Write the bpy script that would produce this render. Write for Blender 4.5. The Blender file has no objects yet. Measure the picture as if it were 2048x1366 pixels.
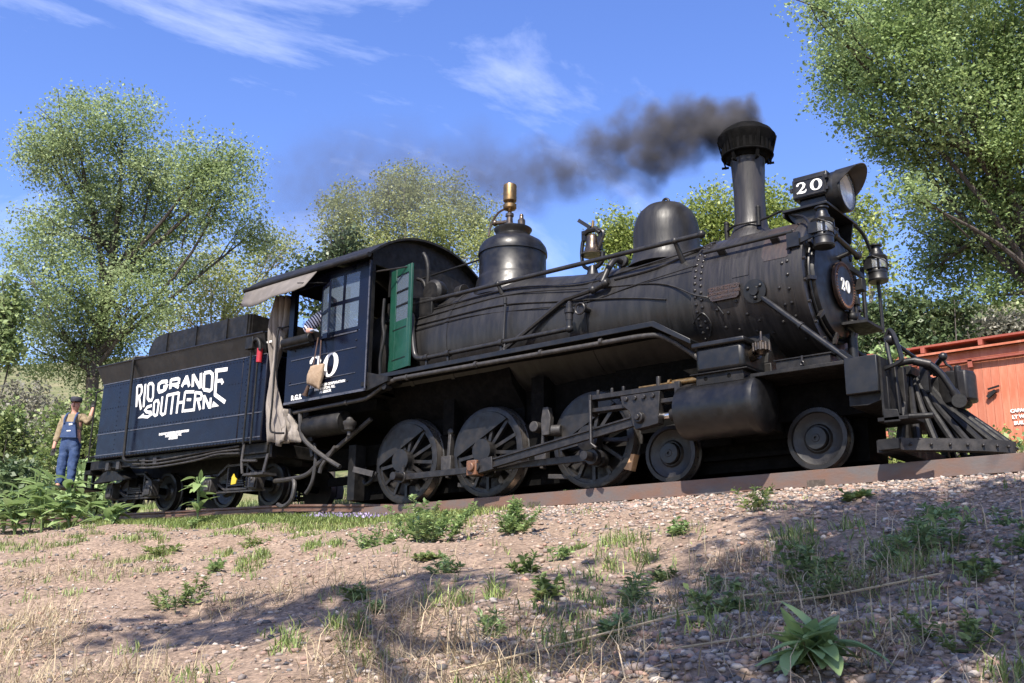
import bpy, bmesh, math, random
import numpy as np
from mathutils import Vector, Matrix, Euler

random.seed(7)
rng = np.random.default_rng(11)
scene = bpy.context.scene
COL = scene.collection
R = math.radians

# ------------------------------------------------------------------ camera
cam_data = bpy.data.cameras.new('camera')
cam = bpy.data.objects.new('camera', cam_data)
COL.objects.link(cam)
CAM = Vector((9.0766, -11.1106, -1.5578))
cr = Vector((0.774138, 0.632936, 0.010157)); cu = Vector((0.153567, -0.203345, 0.966989)); cd = Vector((-0.614107, 0.747023, 0.254616))
cam.matrix_world = Matrix(((cr.x, cu.x, -cd.x, CAM.x), (cr.y, cu.y, -cd.y, CAM.y), (cr.z, cu.z, -cd.z, CAM.z), (0, 0, 0, 1)))
cam_data.sensor_width = 36.0
cam_data.lens = 37.27
cam_data.clip_end = 2000.0
scene.camera = cam

# ------------------------------------------------------------------ sun and sky
SUN_EL = R(50)
SUN_DIR = Vector((0.40 * math.cos(SUN_EL), -0.9165 * math.cos(SUN_EL), math.sin(SUN_EL)))   # towards the sun
sun_data = bpy.data.lights.new('sun', 'SUN')
sun_data.energy = 4.2
sun_data.angle = R(0.53)
sun_data.color = (1.0, 0.93, 0.83)
sun = bpy.data.objects.new('sun', sun_data)
COL.objects.link(sun)
sun.rotation_euler = SUN_DIR.to_track_quat('Z', 'Y').to_euler()

world = bpy.data.worlds.new('World'); scene.world = world
world.use_nodes = True
wn = world.node_tree.nodes; wl = world.node_tree.links
wn.clear()
w_out = wn.new('ShaderNodeOutputWorld'); w_bg = wn.new('ShaderNodeBackground')
sky = wn.new('ShaderNodeTexSky'); sky.sky_type = 'NISHITA'; sky.sun_disc = False
sky.sun_elevation = SUN_EL; sky.sun_rotation = math.atan2(SUN_DIR.x, SUN_DIR.y)
sky.air_density = 1.0; sky.dust_density = 1.0; sky.ozone_density = 2.0; sky.altitude = 600
w_bg.inputs['Strength'].default_value = 0.115
tc = wn.new('ShaderNodeTexCoord')
mp = wn.new('ShaderNodeMapping'); mp.inputs['Scale'].default_value = (1.0, 1.0, 2.6); mp.inputs['Rotation'].default_value = (0.05, 2.44, 2.738); mp.inputs['Location'].default_value = (1.37, -2.302, -4.59)
mp0 = wn.new('ShaderNodeMapping'); mp0.inputs['Rotation'].default_value = (0, 0, R(11.6))
wl.new(tc.outputs['Generated'], mp0.inputs['Vector']); wl.new(mp0.outputs['Vector'], mp.inputs['Vector'])
n1 = wn.new('ShaderNodeTexNoise'); n1.inputs['Scale'].default_value = 1.9; n1.inputs['Detail'].default_value = 9; n1.inputs['Roughness'].default_value = 0.62; n1.inputs['Distortion'].default_value = 0.9
wl.new(mp.outputs['Vector'], n1.inputs['Vector'])
rp = wn.new('ShaderNodeValToRGB'); rp.color_ramp.elements[0].position = 0.52; rp.color_ramp.elements[1].position = 1.0
rp.color_ramp.elements[0].color = (0, 0, 0, 1); rp.color_ramp.elements[1].color = (0.75, 0.75, 0.75, 1)
wl.new(n1.outputs['Fac'], rp.inputs['Fac'])
hs = wn.new('ShaderNodeHueSaturation'); hs.inputs['Saturation'].default_value = 1.20; hs.inputs['Hue'].default_value = 0.518; hs.inputs['Value'].default_value = 1.0
wl.new(sky.outputs['Color'], hs.inputs['Color'])
mx = wn.new('ShaderNodeMix'); mx.data_type = 'RGBA'
wl.new(rp.outputs['Color'], mx.inputs['Factor'])
wl.new(hs.outputs['Color'], mx.inputs['A'])
mx.inputs['B'].default_value = (6.6, 6.8, 7.6, 1)
wl.new(mx.outputs['Result'], w_bg.inputs['Color'])
wl.new(w_bg.outputs['Background'], w_out.inputs['Surface'])

scene.view_settings.view_transform = 'Standard'
scene.view_settings.look = 'None'
scene.view_settings.exposure = 1.4
scene.view_settings.gamma = 1.0
scene.render.engine = 'CYCLES'
scene.cycles.volume_step_rate = 1.0
scene.cycles.transparent_max_bounces = 12

# ------------------------------------------------------------------ materials
MAT = {}
ALB = {'denim': 0.42, 'cab_green': 0.44, 'navy_paint': 0.50, 'wheel_black': 0.37, 'iron_grey': 0.5, 'dull_black': 0.52, 'satin_black': 0.55, 'skin': 0.85, 'white_paint': 0.85, 'straw': 0.62, 'grass_blade': 1.05, 'leaf_weed': 1.1, 'leaf_broad': 1.15, 'leaf_shrub': 0.85, 'petal': 0.8, 'leaf_grey': 0.6, 'canvas': 0.5, 'khaki': 0.45, 'silvered': 1.0, 'boxcar_red': 0.80, 'leaf_dark': 0.9}
def mat(name, col, rough=0.6, metal=0.0, var=0.25, vscale=6.0, vstretch=(1, 1, 1), col2=None, bump=0.0, bscale=40.0,
        spec=0.5, coat=0.0, rvar=0.12, island=0.0, trans=0.0, c2amt=(0.45, 0.7), objrand=0.0):
    m = bpy.data.materials.new(name); m.use_nodes = True
    nt = m.node_tree; N = nt.nodes; L = nt.links
    k_ = ALB.get(name, 1.0 if metal > .5 or name.startswith('leaf') else 0.60)
    col = tuple(c * k_ for c in col); col2 = tuple(c * k_ for c in col2) if col2 else None
    b = N['Principled BSDF']
    b.inputs['Roughness'].default_value = rough; b.inputs['Metallic'].default_value = metal
    b.inputs['Specular IOR Level'].default_value = spec
    if coat: b.inputs['Coat Weight'].default_value = coat; b.inputs['Coat Roughness'].default_value = 0.08
    tc = N.new('ShaderNodeTexCoord'); mp = N.new('ShaderNodeMapping'); mp.inputs['Scale'].default_value = vstretch
    L.new(tc.outputs['Object'], mp.inputs['Vector'])
    n = N.new('ShaderNodeTexNoise'); n.inputs['Scale'].default_value = vscale; n.inputs['Detail'].default_value = 6; n.inputs['Roughness'].default_value = 0.6
    L.new(mp.outputs['Vector'], n.inputs['Vector'])
    c2 = col2 if col2 else tuple(min(1, c * (1 + 2 * var)) for c in col)
    c1 = col if col2 else tuple(c * (1 - var) for c in col)
    rmp = N.new('ShaderNodeValToRGB'); rmp.color_ramp.elements[0].position = c2amt[0] if col2 else 0.3; rmp.color_ramp.elements[1].position = c2amt[1] if col2 else 0.75
    rmp.color_ramp.elements[0].color = (*c1, 1); rmp.color_ramp.elements[1].color = (*c2, 1)
    L.new(n.outputs['Fac'], rmp.inputs['Fac'])
    outc = rmp.outputs['Color']
    if island:
        g = N.new('ShaderNodeNewGeometry'); h = N.new('ShaderNodeHueSaturation')
        mr = N.new('ShaderNodeMapRange'); mr.inputs['To Min'].default_value = 1 - island; mr.inputs['To Max'].default_value = 1 + island
        L.new(g.outputs['Random Per Island'], mr.inputs['Value']); L.new(mr.outputs['Result'], h.inputs['Value'])
        mr2 = N.new('ShaderNodeMapRange'); mr2.inputs['To Min'].default_value = 0.5 + 0.04 * island; mr2.inputs['To Max'].default_value = 0.5 - 0.05 * island
        L.new(g.outputs['Random Per Island'], mr2.inputs['Value']); L.new(mr2.outputs['Result'], h.inputs['Hue'])
        L.new(outc, h.inputs['Color']); outc = h.outputs['Color']
    if objrand:
        oi = N.new('ShaderNodeObjectInfo'); h = N.new('ShaderNodeHueSaturation'); mr = N.new('ShaderNodeMapRange'); mr.inputs['To Min'].default_value = 1 - objrand; mr.inputs['To Max'].default_value = 1 + objrand
        L.new(oi.outputs['Random'], mr.inputs['Value']); L.new(mr.outputs['Result'], h.inputs['Value']); L.new(outc, h.inputs['Color']); outc = h.outputs['Color']
    L.new(outc, b.inputs['Base Color'])
    if rvar:
        n2 = N.new('ShaderNodeTexNoise'); n2.inputs['Scale'].default_value = vscale * 2.3; n2.inputs['Detail'].default_value = 5
        L.new(mp.outputs['Vector'], n2.inputs['Vector'])
        mr3 = N.new('ShaderNodeMapRange'); mr3.inputs['From Min'].default_value = 0.3; mr3.inputs['From Max'].default_value = 0.7
        mr3.inputs['To Min'].default_value = max(0.02, rough - rvar); mr3.inputs['To Max'].default_value = min(1, rough + rvar)
        L.new(n2.outputs['Fac'], mr3.inputs['Value']); L.new(mr3.outputs['Result'], b.inputs['Roughness'])
    if bump:
        n3 = N.new('ShaderNodeTexNoise'); n3.inputs['Scale'].default_value = bscale; n3.inputs['Detail'].default_value = 4
        L.new(mp.outputs['Vector'], n3.inputs['Vector'])
        bp = N.new('ShaderNodeBump'); bp.inputs['Strength'].default_value = bump; bp.inputs['Distance'].default_value = 0.01
        L.new(n3.outputs['Fac'], bp.inputs['Height']); L.new(bp.outputs['Normal'], b.inputs['Normal'])
    if trans:
        t = N.new('ShaderNodeBsdfTranslucent'); ms = N.new('ShaderNodeMixShader'); ms.inputs['Fac'].default_value = trans
        L.new(outc, t.inputs['Color']); L.new(b.outputs['BSDF'], ms.inputs[1]); L.new(t.outputs['BSDF'], ms.inputs[2])
        L.new(ms.outputs['Shader'], N['Material Output'].inputs['Surface'])
    MAT[name] = m
    return m

mat('boiler_black', (0.018, 0.0172, 0.0172), 0.42, vscale=3.0, vstretch=(3.2, 0.7, 0.7), col2=(0.047, 0.0445, 0.0435), spec=0.32, rvar=0.10, bump=0.10, bscale=14, c2amt=(0.40, 0.85))
mat('smokebox_black', (0.023, 0.021, 0.021), 0.46, vscale=3.0, vstretch=(7, 0.6, 0.6), col2=(0.056, 0.0495, 0.0475), spec=0.35, rvar=0.14, bump=0.15, bscale=25, c2amt=(0.44, 0.72))
mat('burnt_paint', (0.032, 0.022, 0.020), 0.5, vscale=5, vstretch=(5, 1, 1), col2=(0.065, 0.036, 0.029), rvar=0.1)
mat('satin_black', (0.008, 0.008, 0.009), 0.40, vscale=5, col2=(0.025, 0.0235, 0.0235), spec=0.38, rvar=0.10, bump=0.05, bscale=20)
mat('dull_black', (0.010, 0.0095, 0.0095), 0.55, vscale=7, col2=(0.032, 0.029, 0.0275), spec=0.25, rvar=0.12, bump=0.15, bscale=45)
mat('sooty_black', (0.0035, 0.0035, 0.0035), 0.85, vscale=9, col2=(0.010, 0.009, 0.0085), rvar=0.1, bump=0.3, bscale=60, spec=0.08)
mat('moulding_highlight', (0.10, 0.10, 0.12), 0.35, vscale=12, col2=(0.03, 0.032, 0.045))  # light catching the mouldings, put into their colour as a paler tone
mat('navy_paint', (0.0048, 0.0060, 0.0165), 0.30, vscale=2.2, col2=(0.0064, 0.0080, 0.0215), rvar=0.10, spec=0.28, bump=0.35, bscale=1.6)
mat('iron_grey', (0.032, 0.030, 0.031), 0.42, metal=0.3, vscale=9, col2=(0.070, 0.062, 0.059), spec=0.35, rvar=0.12, bump=0.1, bscale=50)
mat('road_grime', (0.030, 0.027, 0.026), 0.6, vscale=10, col2=(0.075, 0.066, 0.061), rvar=0.1, bump=0.2, bscale=60)
mat('wheel_black', (0.021, 0.020, 0.0205), 0.45, vscale=6, col2=(0.056, 0.050, 0.047), spec=0.35, rvar=0.12, bump=0.1, bscale=40)
mat('bright_steel', (0.55, 0.53, 0.52), 0.25, metal=1.0, vscale=8, var=0.15)
mat('tread_steel', (0.33, 0.30, 0.28), 0.35, metal=0.9, vscale=8, var=0.2)
mat('brass', (0.23, 0.15, 0.07), 0.42, metal=0.9, vscale=9, col2=(0.17, 0.11, 0.05))
mat('bell_bronze', (0.13, 0.10, 0.075), 0.33, metal=0.9, vscale=7, col2=(0.07, 0.058, 0.05))
mat('copper_rust', (0.22, 0.095, 0.045), 0.6, vscale=20, col2=(0.09, 0.05, 0.035))
mat('dark_copper', (0.055, 0.032, 0.022), 0.5, vscale=20, col2=(0.13, 0.065, 0.04))
mat('cab_green', (0.016, 0.098, 0.065), 0.42, vscale=4, var=0.14, bump=0.04)
mat('cab_inside', (0.012, 0.012, 0.012), 0.8, vscale=4)
mat('canvas', (0.34, 0.30, 0.27), 0.9, vscale=5, vstretch=(4, 4, 0.6), col2=(0.50, 0.44, 0.38), bump=0.4, bscale=16)
mat('awning_cloth', (0.17, 0.15, 0.135), 0.9, vscale=5, col2=(0.24, 0.21, 0.19), bump=0.15, bscale=30)
mat('burlap', (0.40, 0.28, 0.18), 0.95, vscale=14, col2=(0.52, 0.38, 0.26), bump=0.5, bscale=50)
mat('white_paint', (0.78, 0.77, 0.74), 0.5, vscale=12, var=0.06)
mat('rust_plate', (0.20, 0.105, 0.068), 0.6, vscale=2.4, vstretch=(1, 1, 2.0), col2=(0.145, 0.125, 0.118), bump=0.2, bscale=25, c2amt=(0.38, 0.66))
mat('rail_steel', (0.16, 0.080, 0.052), 0.55, vscale=4, col2=(0.24, 0.15, 0.11), bump=0.15)
mat('tie_wood', (0.085, 0.065, 0.052), 0.9, vscale=4, vstretch=(8, 1, 8), col2=(0.16, 0.13, 0.105), bump=0.5, bscale=30)
mat('boxcar_red', (0.44, 0.115, 0.052), 0.62, vscale=2.5, vstretch=(3, 1, 0.5), col2=(0.56, 0.21, 0.125), bump=0.25, bscale=20, c2amt=(0.40, 0.66), objrand=0.16)
mat('boxcar_trim', (0.33, 0.065, 0.035), 0.65, vscale=4, col2=(0.42, 0.12, 0.07))
mat('red_paint', (0.50, 0.02, 0.03), 0.4, vscale=4, var=0.1)
mat('yellow_paint', (0.75, 0.55, 0.03), 0.5, vscale=4, var=0.1)
mat('skin', (0.50, 0.25, 0.18), 0.55, vscale=8, var=0.1)
mat('denim', (0.045, 0.10, 0.27), 0.85, vscale=7, col2=(0.085, 0.15, 0.33), bump=0.3, bscale=40)
mat('khaki', (0.42, 0.32, 0.19), 0.9, vscale=8, col2=(0.52, 0.40, 0.25), bump=0.3, bscale=25)
mat('cap_cloth', (0.028, 0.028, 0.042), 0.85, vscale=8)
mat('glove', (0.03, 0.028, 0.03), 0.8, vscale=8)
mat('leather', (0.09, 0.05, 0.032), 0.6, vscale=8)
mat('wood_block', (0.55, 0.33, 0.17), 0.8, vscale=6, vstretch=(6, 1, 1), bump=0.3)
mat('bark', (0.075, 0.060, 0.050), 0.95, vscale=5, vstretch=(5, 5, 0.7), col2=(0.15, 0.125, 0.105), bump=0.9, bscale=14)
mat('pale_bark', (0.33, 0.29, 0.25), 0.95, vscale=5, vstretch=(5, 5, 0.7), col2=(0.48, 0.44, 0.39), bump=0.6, bscale=14)
LEAFK = dict(rough=0.48, rvar=0.0, vscale=0.5, spec=0.4)
mat('leaf_cottonwood', (0.25, 0.325, 0.145), island=0.35, trans=0.5, col2=(0.36, 0.43, 0.24), **LEAFK)
mat('leaf_right', (0.225, 0.315, 0.12), island=0.35, trans=0.5, col2=(0.345, 0.435, 0.21), **LEAFK)
mat('leaf_olive', (0.29, 0.33, 0.135), island=0.35, trans=0.5, col2=(0.375, 0.41, 0.21), **LEAFK)
mat('leaf_young', (0.24, 0.3, 0.08), island=0.35, trans=0.45, col2=(0.31, 0.365, 0.125), **LEAFK)
mat('leaf_dark', (0.085, 0.13, 0.055), island=0.45, trans=0.35, col2=(0.13, 0.185, 0.08), **LEAFK)
mat('leaf_pine', (0.055, 0.085, 0.040), island=0.4, trans=0.15, col2=(0.085, 0.115, 0.055), **LEAFK)
mat('leaf_shrub', (0.19, 0.26, 0.085), island=0.45, trans=0.4, col2=(0.275, 0.33, 0.14), **LEAFK)
mat('leaf_grey', (0.29, 0.28, 0.21), island=0.4, trans=0.3, col2=(0.36, 0.35, 0.28), **LEAFK)
mat('leaf_weed', (0.18, 0.26, 0.1), island=0.35, trans=0.35, col2=(0.25, 0.32, 0.14), **LEAFK)
mat('leaf_broad', (0.18, 0.26, 0.1), island=0.3, trans=0.35, col2=(0.26, 0.34, 0.155), **LEAFK)
mat('grass_blade', (0.165, 0.225, 0.065), island=0.45, trans=0.35, col2=(0.24, 0.28, 0.1), **LEAFK)
mat('straw', (0.52, 0.42, 0.26), 0.8, island=0.35, trans=0.15, vscale=2, var=0.2)
mat('petal', (0.42, 0.33, 0.55), 0.7, island=0.3, trans=0.3)

# stone: colour varies stone by stone
def stone_material():
    m = bpy.data.materials.new('stone_mix'); m.use_nodes = True
    N = m.node_tree.nodes; L = m.node_tree.links; b = N['Principled BSDF']; b.inputs['Roughness'].default_value = 0.85
    g = N.new('ShaderNodeNewGeometry'); oi = N.new('ShaderNodeObjectInfo')
    ad = N.new('ShaderNodeMath'); ad.operation = 'ADD'; L.new(g.outputs['Random Per Island'], ad.inputs[0]); L.new(oi.outputs['Random'], ad.inputs[1])
    fr = N.new('ShaderNodeMath'); fr.operation = 'FRACT'; L.new(ad.outputs[0], fr.inputs[0])
    r = N.new('ShaderNodeValToRGB'); r.color_ramp.interpolation = 'CONSTANT'
    cols = [(0.38, 0.25, 0.18), (0.29, 0.22, 0.18), (0.42, 0.30, 0.215), (0.16, 0.145, 0.14), (0.44, 0.25, 0.17), (0.23, 0.19, 0.17), (0.48, 0.37, 0.28), (0.33, 0.205, 0.155), (0.12, 0.11, 0.11), (0.38, 0.29, 0.235), (0.54, 0.46, 0.38), (0.31, 0.245, 0.205)]
    el = r.color_ramp.elements
    el[0].position = 0; el[0].color = (*cols[0], 1); el[1].position = 1 / 12; el[1].color = (*cols[1], 1)
    for i in range(2, 12):
        e = el.new(i / 12); e.color = (*cols[i], 1)
    L.new(fr.outputs[0], r.inputs['Fac'])
    tc = N.new('ShaderNodeTexCoord'); n = N.new('ShaderNodeTexNoise'); n.inputs['Scale'].default_value = 45; L.new(tc.outputs['Object'], n.inputs['Vector'])
    mr = N.new('ShaderNodeMapRange'); mr.inputs['To Min'].default_value = 0.46; mr.inputs['To Max'].default_value = 0.90; L.new(n.outputs['Fac'], mr.inputs['Value'])
    h = N.new('ShaderNodeHueSaturation'); L.new(r.outputs['Color'], h.inputs['Color']); L.new(mr.outputs['Result'], h.inputs['Value'])
    h.inputs['Saturation'].default_value = 0.90
    L.new(h.outputs['Color'], b.inputs['Base Color'])
    MAT['stone_mix'] = m
stone_material()

def dirt_material():
    m = bpy.data.materials.new('dirt'); m.use_nodes = True
    N = m.node_tree.nodes; L = m.node_tree.links; b = N['Principled BSDF']; b.inputs['Roughness'].default_value = 0.95; b.inputs['Specular IOR Level'].default_value = 0.2
    tc = N.new('ShaderNodeTexCoord')
    def noise(s, d=6):
        n = N.new('ShaderNodeTexNoise'); n.inputs['Scale'].default_value = s; n.inputs['Detail'].default_value = d; n.inputs['Roughness'].default_value = 0.65; L.new(tc.outputs['Object'], n.inputs['Vector']); return n
    a = noise(0.9); f = noise(26, 8); v = N.new('ShaderNodeTexVoronoi'); v.inputs['Scale'].default_value = 34; L.new(tc.outputs['Object'], v.inputs['Vector'])
    r = N.new('ShaderNodeValToRGB'); e = r.color_ramp.elements
    e[0].position = 0.3; e[0].color = (0.205, 0.150, 0.110, 1); e[1].position = 0.72; e[1].color = (0.295, 0.226, 0.172, 1)
    L.new(a.outputs['Fac'], r.inputs['Fac'])
    r2 = N.new('ShaderNodeValToRGB'); r2.color_ramp.elements[0].position = 0.35; r2.color_ramp.elements[0].color = (0.62, 0.6, 0.6, 1); r2.color_ramp.elements[1].position = 0.7; r2.color_ramp.elements[1].color = (1.15, 1.12, 1.1, 1)
    L.new(f.outputs['Fac'], r2.inputs['Fac'])
    mm = N.new('ShaderNodeMix'); mm.data_type = 'RGBA'; mm.blend_type = 'MULTIPLY'; mm.inputs['Factor'].default_value = 1
    L.new(r.outputs['Color'], mm.inputs['A']); L.new(r2.outputs['Color'], mm.inputs['B'])
    m2 = N.new('ShaderNodeMix'); m2.data_type = 'RGBA'; m2.blend_type = 'OVERLAY'; m2.inputs['Factor'].default_value = 0.40
    bw = N.new('ShaderNodeRGBToBW'); L.new(v.outputs['Color'], bw.inputs['Color']); L.new(mm.outputs['Result'], m2.inputs['A']); L.new(bw.outputs['Val'], m2.inputs['B'])
    # far hillside takes a brushy green-tan cover
    sx = N.new('ShaderNodeSeparateXYZ'); L.new(tc.outputs['Object'], sx.inputs[0])
    hm = N.new('ShaderNodeMapRange'); hm.inputs['From Min'].default_value = 2.2; hm.inputs['From Max'].default_value = 7.0; L.new(sx.outputs['Y'], hm.inputs['Value'])
    nb = noise(0.8, 8); rb = N.new('ShaderNodeValToRGB'); rb.color_ramp.elements[0].position = 0.35; rb.color_ramp.elements[0].color = (0.075, 0.095, 0.035, 1); rb.color_ramp.elements[1].position = 0.7; rb.color_ramp.elements[1].color = (0.20, 0.175, 0.10, 1)
    L.new(nb.outputs['Fac'], rb.inputs['Fac'])
    m3 = N.new('ShaderNodeMix'); m3.data_type = 'RGBA'; L.new(hm.outputs['Result'], m3.inputs['Factor']); L.new(m2.outputs['Result'], m3.inputs['A']); L.new(rb.outputs['Color'], m3.inputs['B'])
    L.new(m3.outputs['Result'], b.inputs['Base Color'])
    bp = N.new('ShaderNodeBump'); bp.inputs['Strength'].default_value = 0.9; bp.inputs['Distance'].default_value = 0.03; L.new(f.outputs['Fac'], bp.inputs['Height']); L.new(bp.outputs['Normal'], b.inputs['Normal'])
    MAT['dirt'] = m
dirt_material()

def glass_material(name, col, rough, alpha):
    m = bpy.data.materials.new(name); m.use_nodes = True
    N = m.node_tree.nodes; L = m.node_tree.links; b = N['Principled BSDF']
    b.inputs['Base Color'].default_value = (*col, 1); b.inputs['Roughness'].default_value = rough; b.inputs['Alpha'].default_value = alpha
    b.inputs['Specular IOR Level'].default_value = 0.8
    MAT[name] = m
glass_material('window_glass', (0.10, 0.13, 0.17), 0.06, 0.55)
glass_material('lens_glass', (0.55, 0.56, 0.55), 0.05, 0.30)
mat('visor_inside', (0.10, 0.085, 0.07), 0.6, vscale=5, col2=(0.16, 0.13, 0.10))
mat('silvered', (0.62, 0.62, 0.60), 0.35, metal=0.6, vscale=5, var=0.1)

def smooth_plaid(name, c1, c2):
    m = bpy.data.materials.new(name); m.use_nodes = True
    N = m.node_tree.nodes; L = m.node_tree.links; b = N['Principled BSDF']; b.inputs['Roughness'].default_value = 0.9
    tc = N.new('ShaderNodeTexCoord'); w = N.new('ShaderNodeTexWave'); w.wave_type = 'BANDS'; w.bands_direction = 'DIAGONAL'; w.inputs['Scale'].default_value = 9; w.inputs['Distortion'].default_value = 1.0
    L.new(tc.outputs['Object'], w.inputs['Vector'])
    r = N.new('ShaderNodeValToRGB'); r.color_ramp.elements[0].position = 0.45; r.color_ramp.elements[0].color = (*c1, 1); r.color_ramp.elements[1].position = 0.6; r.color_ramp.elements[1].color = (*c2, 1)
    L.new(w.outputs['Fac'], r.inputs['Fac']); L.new(r.outputs['Color'], b.inputs['Base Color'])
    MAT[name] = m
smooth_plaid('plaid_shirt', (0.03, 0.03, 0.06), (0.62, 0.62, 0.68))

# ------------------------------------------------------------------ mesh helpers
def frame_of(ax):
    ax = Vector(ax).normalized()
    h = Vector((0, 0, 1)) if abs(ax.z) < 0.9 else Vector((1, 0, 0))
    a = ax.cross(h).normalized(); b = ax.cross(a).normalized()
    return ax, a, b

JOINED = {'lettering', 'rivets', 'stems', 'branches', 'digits', 'trunk', 'wind_wing', 'coal_load', 'smoke', 'side_wall', 'window', 'front_wall', 'cab_door'}
class MB:
    def __init__(s): s.v = []; s.f = []
    def add(s, vs, fs):
        n = len(s.v); s.v += [tuple(v) for v in vs]; s.f += [tuple(i + n for i in f) for f in fs]; return s
    def hexa(s, p):
        return s.add(p, [(0, 3, 2, 1), (4, 5, 6, 7), (0, 1, 5, 4), (1, 2, 6, 5), (2, 3, 7, 6), (3, 0, 4, 7)])
    def box(s, x0, x1, y0, y1, z0, z1):
        return s.hexa([(x0, y0, z0), (x1, y0, z0), (x1, y1, z0), (x0, y1, z0), (x0, y0, z1), (x1, y0, z1), (x1, y1, z1), (x0, y1, z1)])
    def bar(s, a, b, w, h, up=(0, 0, 1)):
        a = Vector(a); b = Vector(b); ax = (b - a).normalized(); sd = ax.cross(Vector(up)).normalized(); u = sd.cross(ax)
        q = []
        for p in (a, b):
            q += [p - sd * w / 2 - u * h / 2, p + sd * w / 2 - u * h / 2, p + sd * w / 2 + u * h / 2, p - sd * w / 2 + u * h / 2]
        return s.add(q, [(0, 3, 2, 1), (4, 5, 6, 7), (0, 1, 5, 4), (1, 2, 6, 5), (2, 3, 7, 6), (3, 0, 4, 7)])
    def cyl(s, a, b, r, r2=None, n=16):
        r2 = r if r2 is None else r2
        a = Vector(a); b = Vector(b); ax, u, w = frame_of(b - a)
        q = []
        for c, rr in ((a, r), (b, r2)):
            q += [c + (u * math.cos(2 * math.pi * i / n) + w * math.sin(2 * math.pi * i / n)) * rr for i in range(n)]
        fs = [(i, (i + 1) % n, n + (i + 1) % n, n + i) for i in range(n)] + [tuple(range(n - 1, -1, -1)), tuple(range(n, 2 * n))]
        return s.add(q, fs)
    def tube(s, pts, r, n=8, closed=False):
        pts = [Vector(p) for p in pts]; m = len(pts)
        rs = r if isinstance(r, (list, tuple)) else [r] * m
        q = []; prev = None
        for i, p in enumerate(pts):
            if closed: t = pts[(i + 1) % m] - pts[i - 1]
            else: t = pts[min(i + 1, m - 1)] - pts[max(i - 1, 0)]
            t.normalize()
            if prev is None: _, u, w = frame_of(t)
            else:
                u = prev - t * prev.dot(t); u.normalize(); w = t.cross(u)
            prev = u
            q += [p + (u * math.cos(2 * math.pi * k / n) + w * math.sin(2 * math.pi * k / n)) * rs[i] for k in range(n)]
        fs = []
        for i in range(m if closed else m - 1):
            j = (i + 1) % m
            fs += [(i * n + k, i * n + (k + 1) % n, j * n + (k + 1) % n, j * n + k) for k in range(n)]
        if not closed: fs += [tuple(range(n - 1, -1, -1)), tuple(range((m - 1) * n, m * n))]
        return s.add(q, fs)
    def lathe(s, prof, o, ax, n=32, caps=True):
        o = Vector(o); ax, u, w = frame_of(ax); q = []
        for h, r in prof:
            q += [o + ax * h + (u * math.cos(2 * math.pi * k / n) + w * math.sin(2 * math.pi * k / n)) * max(r, 1e-4) for k in range(n)]
        fs = []
        for i in range(len(prof) - 1):
            fs += [(i * n + k, i * n + (k + 1) % n, (i + 1) * n + (k + 1) % n, (i + 1) * n + k) for k in range(n)]
        if caps: fs += [tuple(range(n - 1, -1, -1)), tuple(range((len(prof) - 1) * n, len(prof) * n))]
        return s.add(q, fs)
    def prism(s, poly, a, b, plane='xz'):
        n = len(poly)
        def P(p, t):
            return {'xz': (p[0], t, p[1]), 'xy': (p[0], p[1], t), 'yz': (t, p[0], p[1])}[plane]
        q = [P(p, a) for p in poly] + [P(p, b) for p in poly]
        return s.add(q, [tuple(range(n)), tuple(range(2 * n - 1, n - 1, -1))] + [(i, n + i, n + (i + 1) % n, (i + 1) % n) for i in range(n)])
    def ball(s, c, r, nu=12, nv=8, sc=(1, 1, 1)):
        c = Vector(c); q = []
        for i in range(1, nv):
            t = math.pi * i / nv
            q += [c + Vector((sc[0] * math.sin(t) * math.cos(2 * math.pi * k / nu), sc[1] * math.sin(t) * math.sin(2 * math.pi * k / nu), sc[2] * math.cos(t))) * r for k in range(nu)]
        q += [c + Vector((0, 0, r * sc[2])), c - Vector((0, 0, r * sc[2]))]
        T = len(q) - 2; B = T + 1; fs = []
        for i in range(nv - 2):
            fs += [(i * nu + k, (i + 1) * nu + k, (i + 1) * nu + (k + 1) % nu, i * nu + (k + 1) % nu) for k in range(nu)]
        fs += [(T, k, (k + 1) % nu) for k in range(nu)] + [(B, (nv - 2) * nu + (k + 1) % nu, (nv - 2) * nu + k) for k in range(nu)]
        return s.add(q, fs)
    def mesh(s, name, m, off=(0, 0, 0), sharp=38, recalc=True):
        me = bpy.data.meshes.new(name)
        o = Vector(off)
        me.from_pydata([tuple(Vector(v) - o) for v in s.v], [], s.f)
        if recalc:
            bm = bmesh.new(); bm.from_mesh(me); bmesh.ops.recalc_face_normals(bm, faces=bm.faces); bm.to_mesh(me); bm.free()
        me.shade_smooth(); me.set_sharp_from_angle(angle=R(sharp))
        me.materials.append(MAT[m] if isinstance(m, str) else m)
        return me
    def pieces(s):
        n = len(s.v); par = list(range(n))
        def find(a):
            while par[a] != a: par[a] = par[par[a]]; a = par[a]
            return a
        for f in s.f:
            r0 = find(f[0])
            for i in f[1:]:
                r1 = find(i)
                if r1 != r0: par[r1] = r0
        g = {}
        for i in range(n): g.setdefault(find(i), []).append(i)
        grp = [[set(ix), [min(s.v[i][k] for i in ix) - .008 for k in range(3)], [max(s.v[i][k] for i in ix) + .008 for k in range(3)]] for ix in g.values()]
        out = []
        while grp:
            a = grp.pop(); ch = True
            while ch:
                ch = False
                for b in grp:
                    if all(a[1][k] <= b[2][k] and b[1][k] <= a[2][k] for k in range(3)):
                        a = [a[0] | b[0], [min(a[1][k], b[1][k]) for k in range(3)], [max(a[2][k], b[2][k]) for k in range(3)]]; grp.remove(b); ch = True; break
            out.append(a[0])
        return out[::-1]
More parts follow.
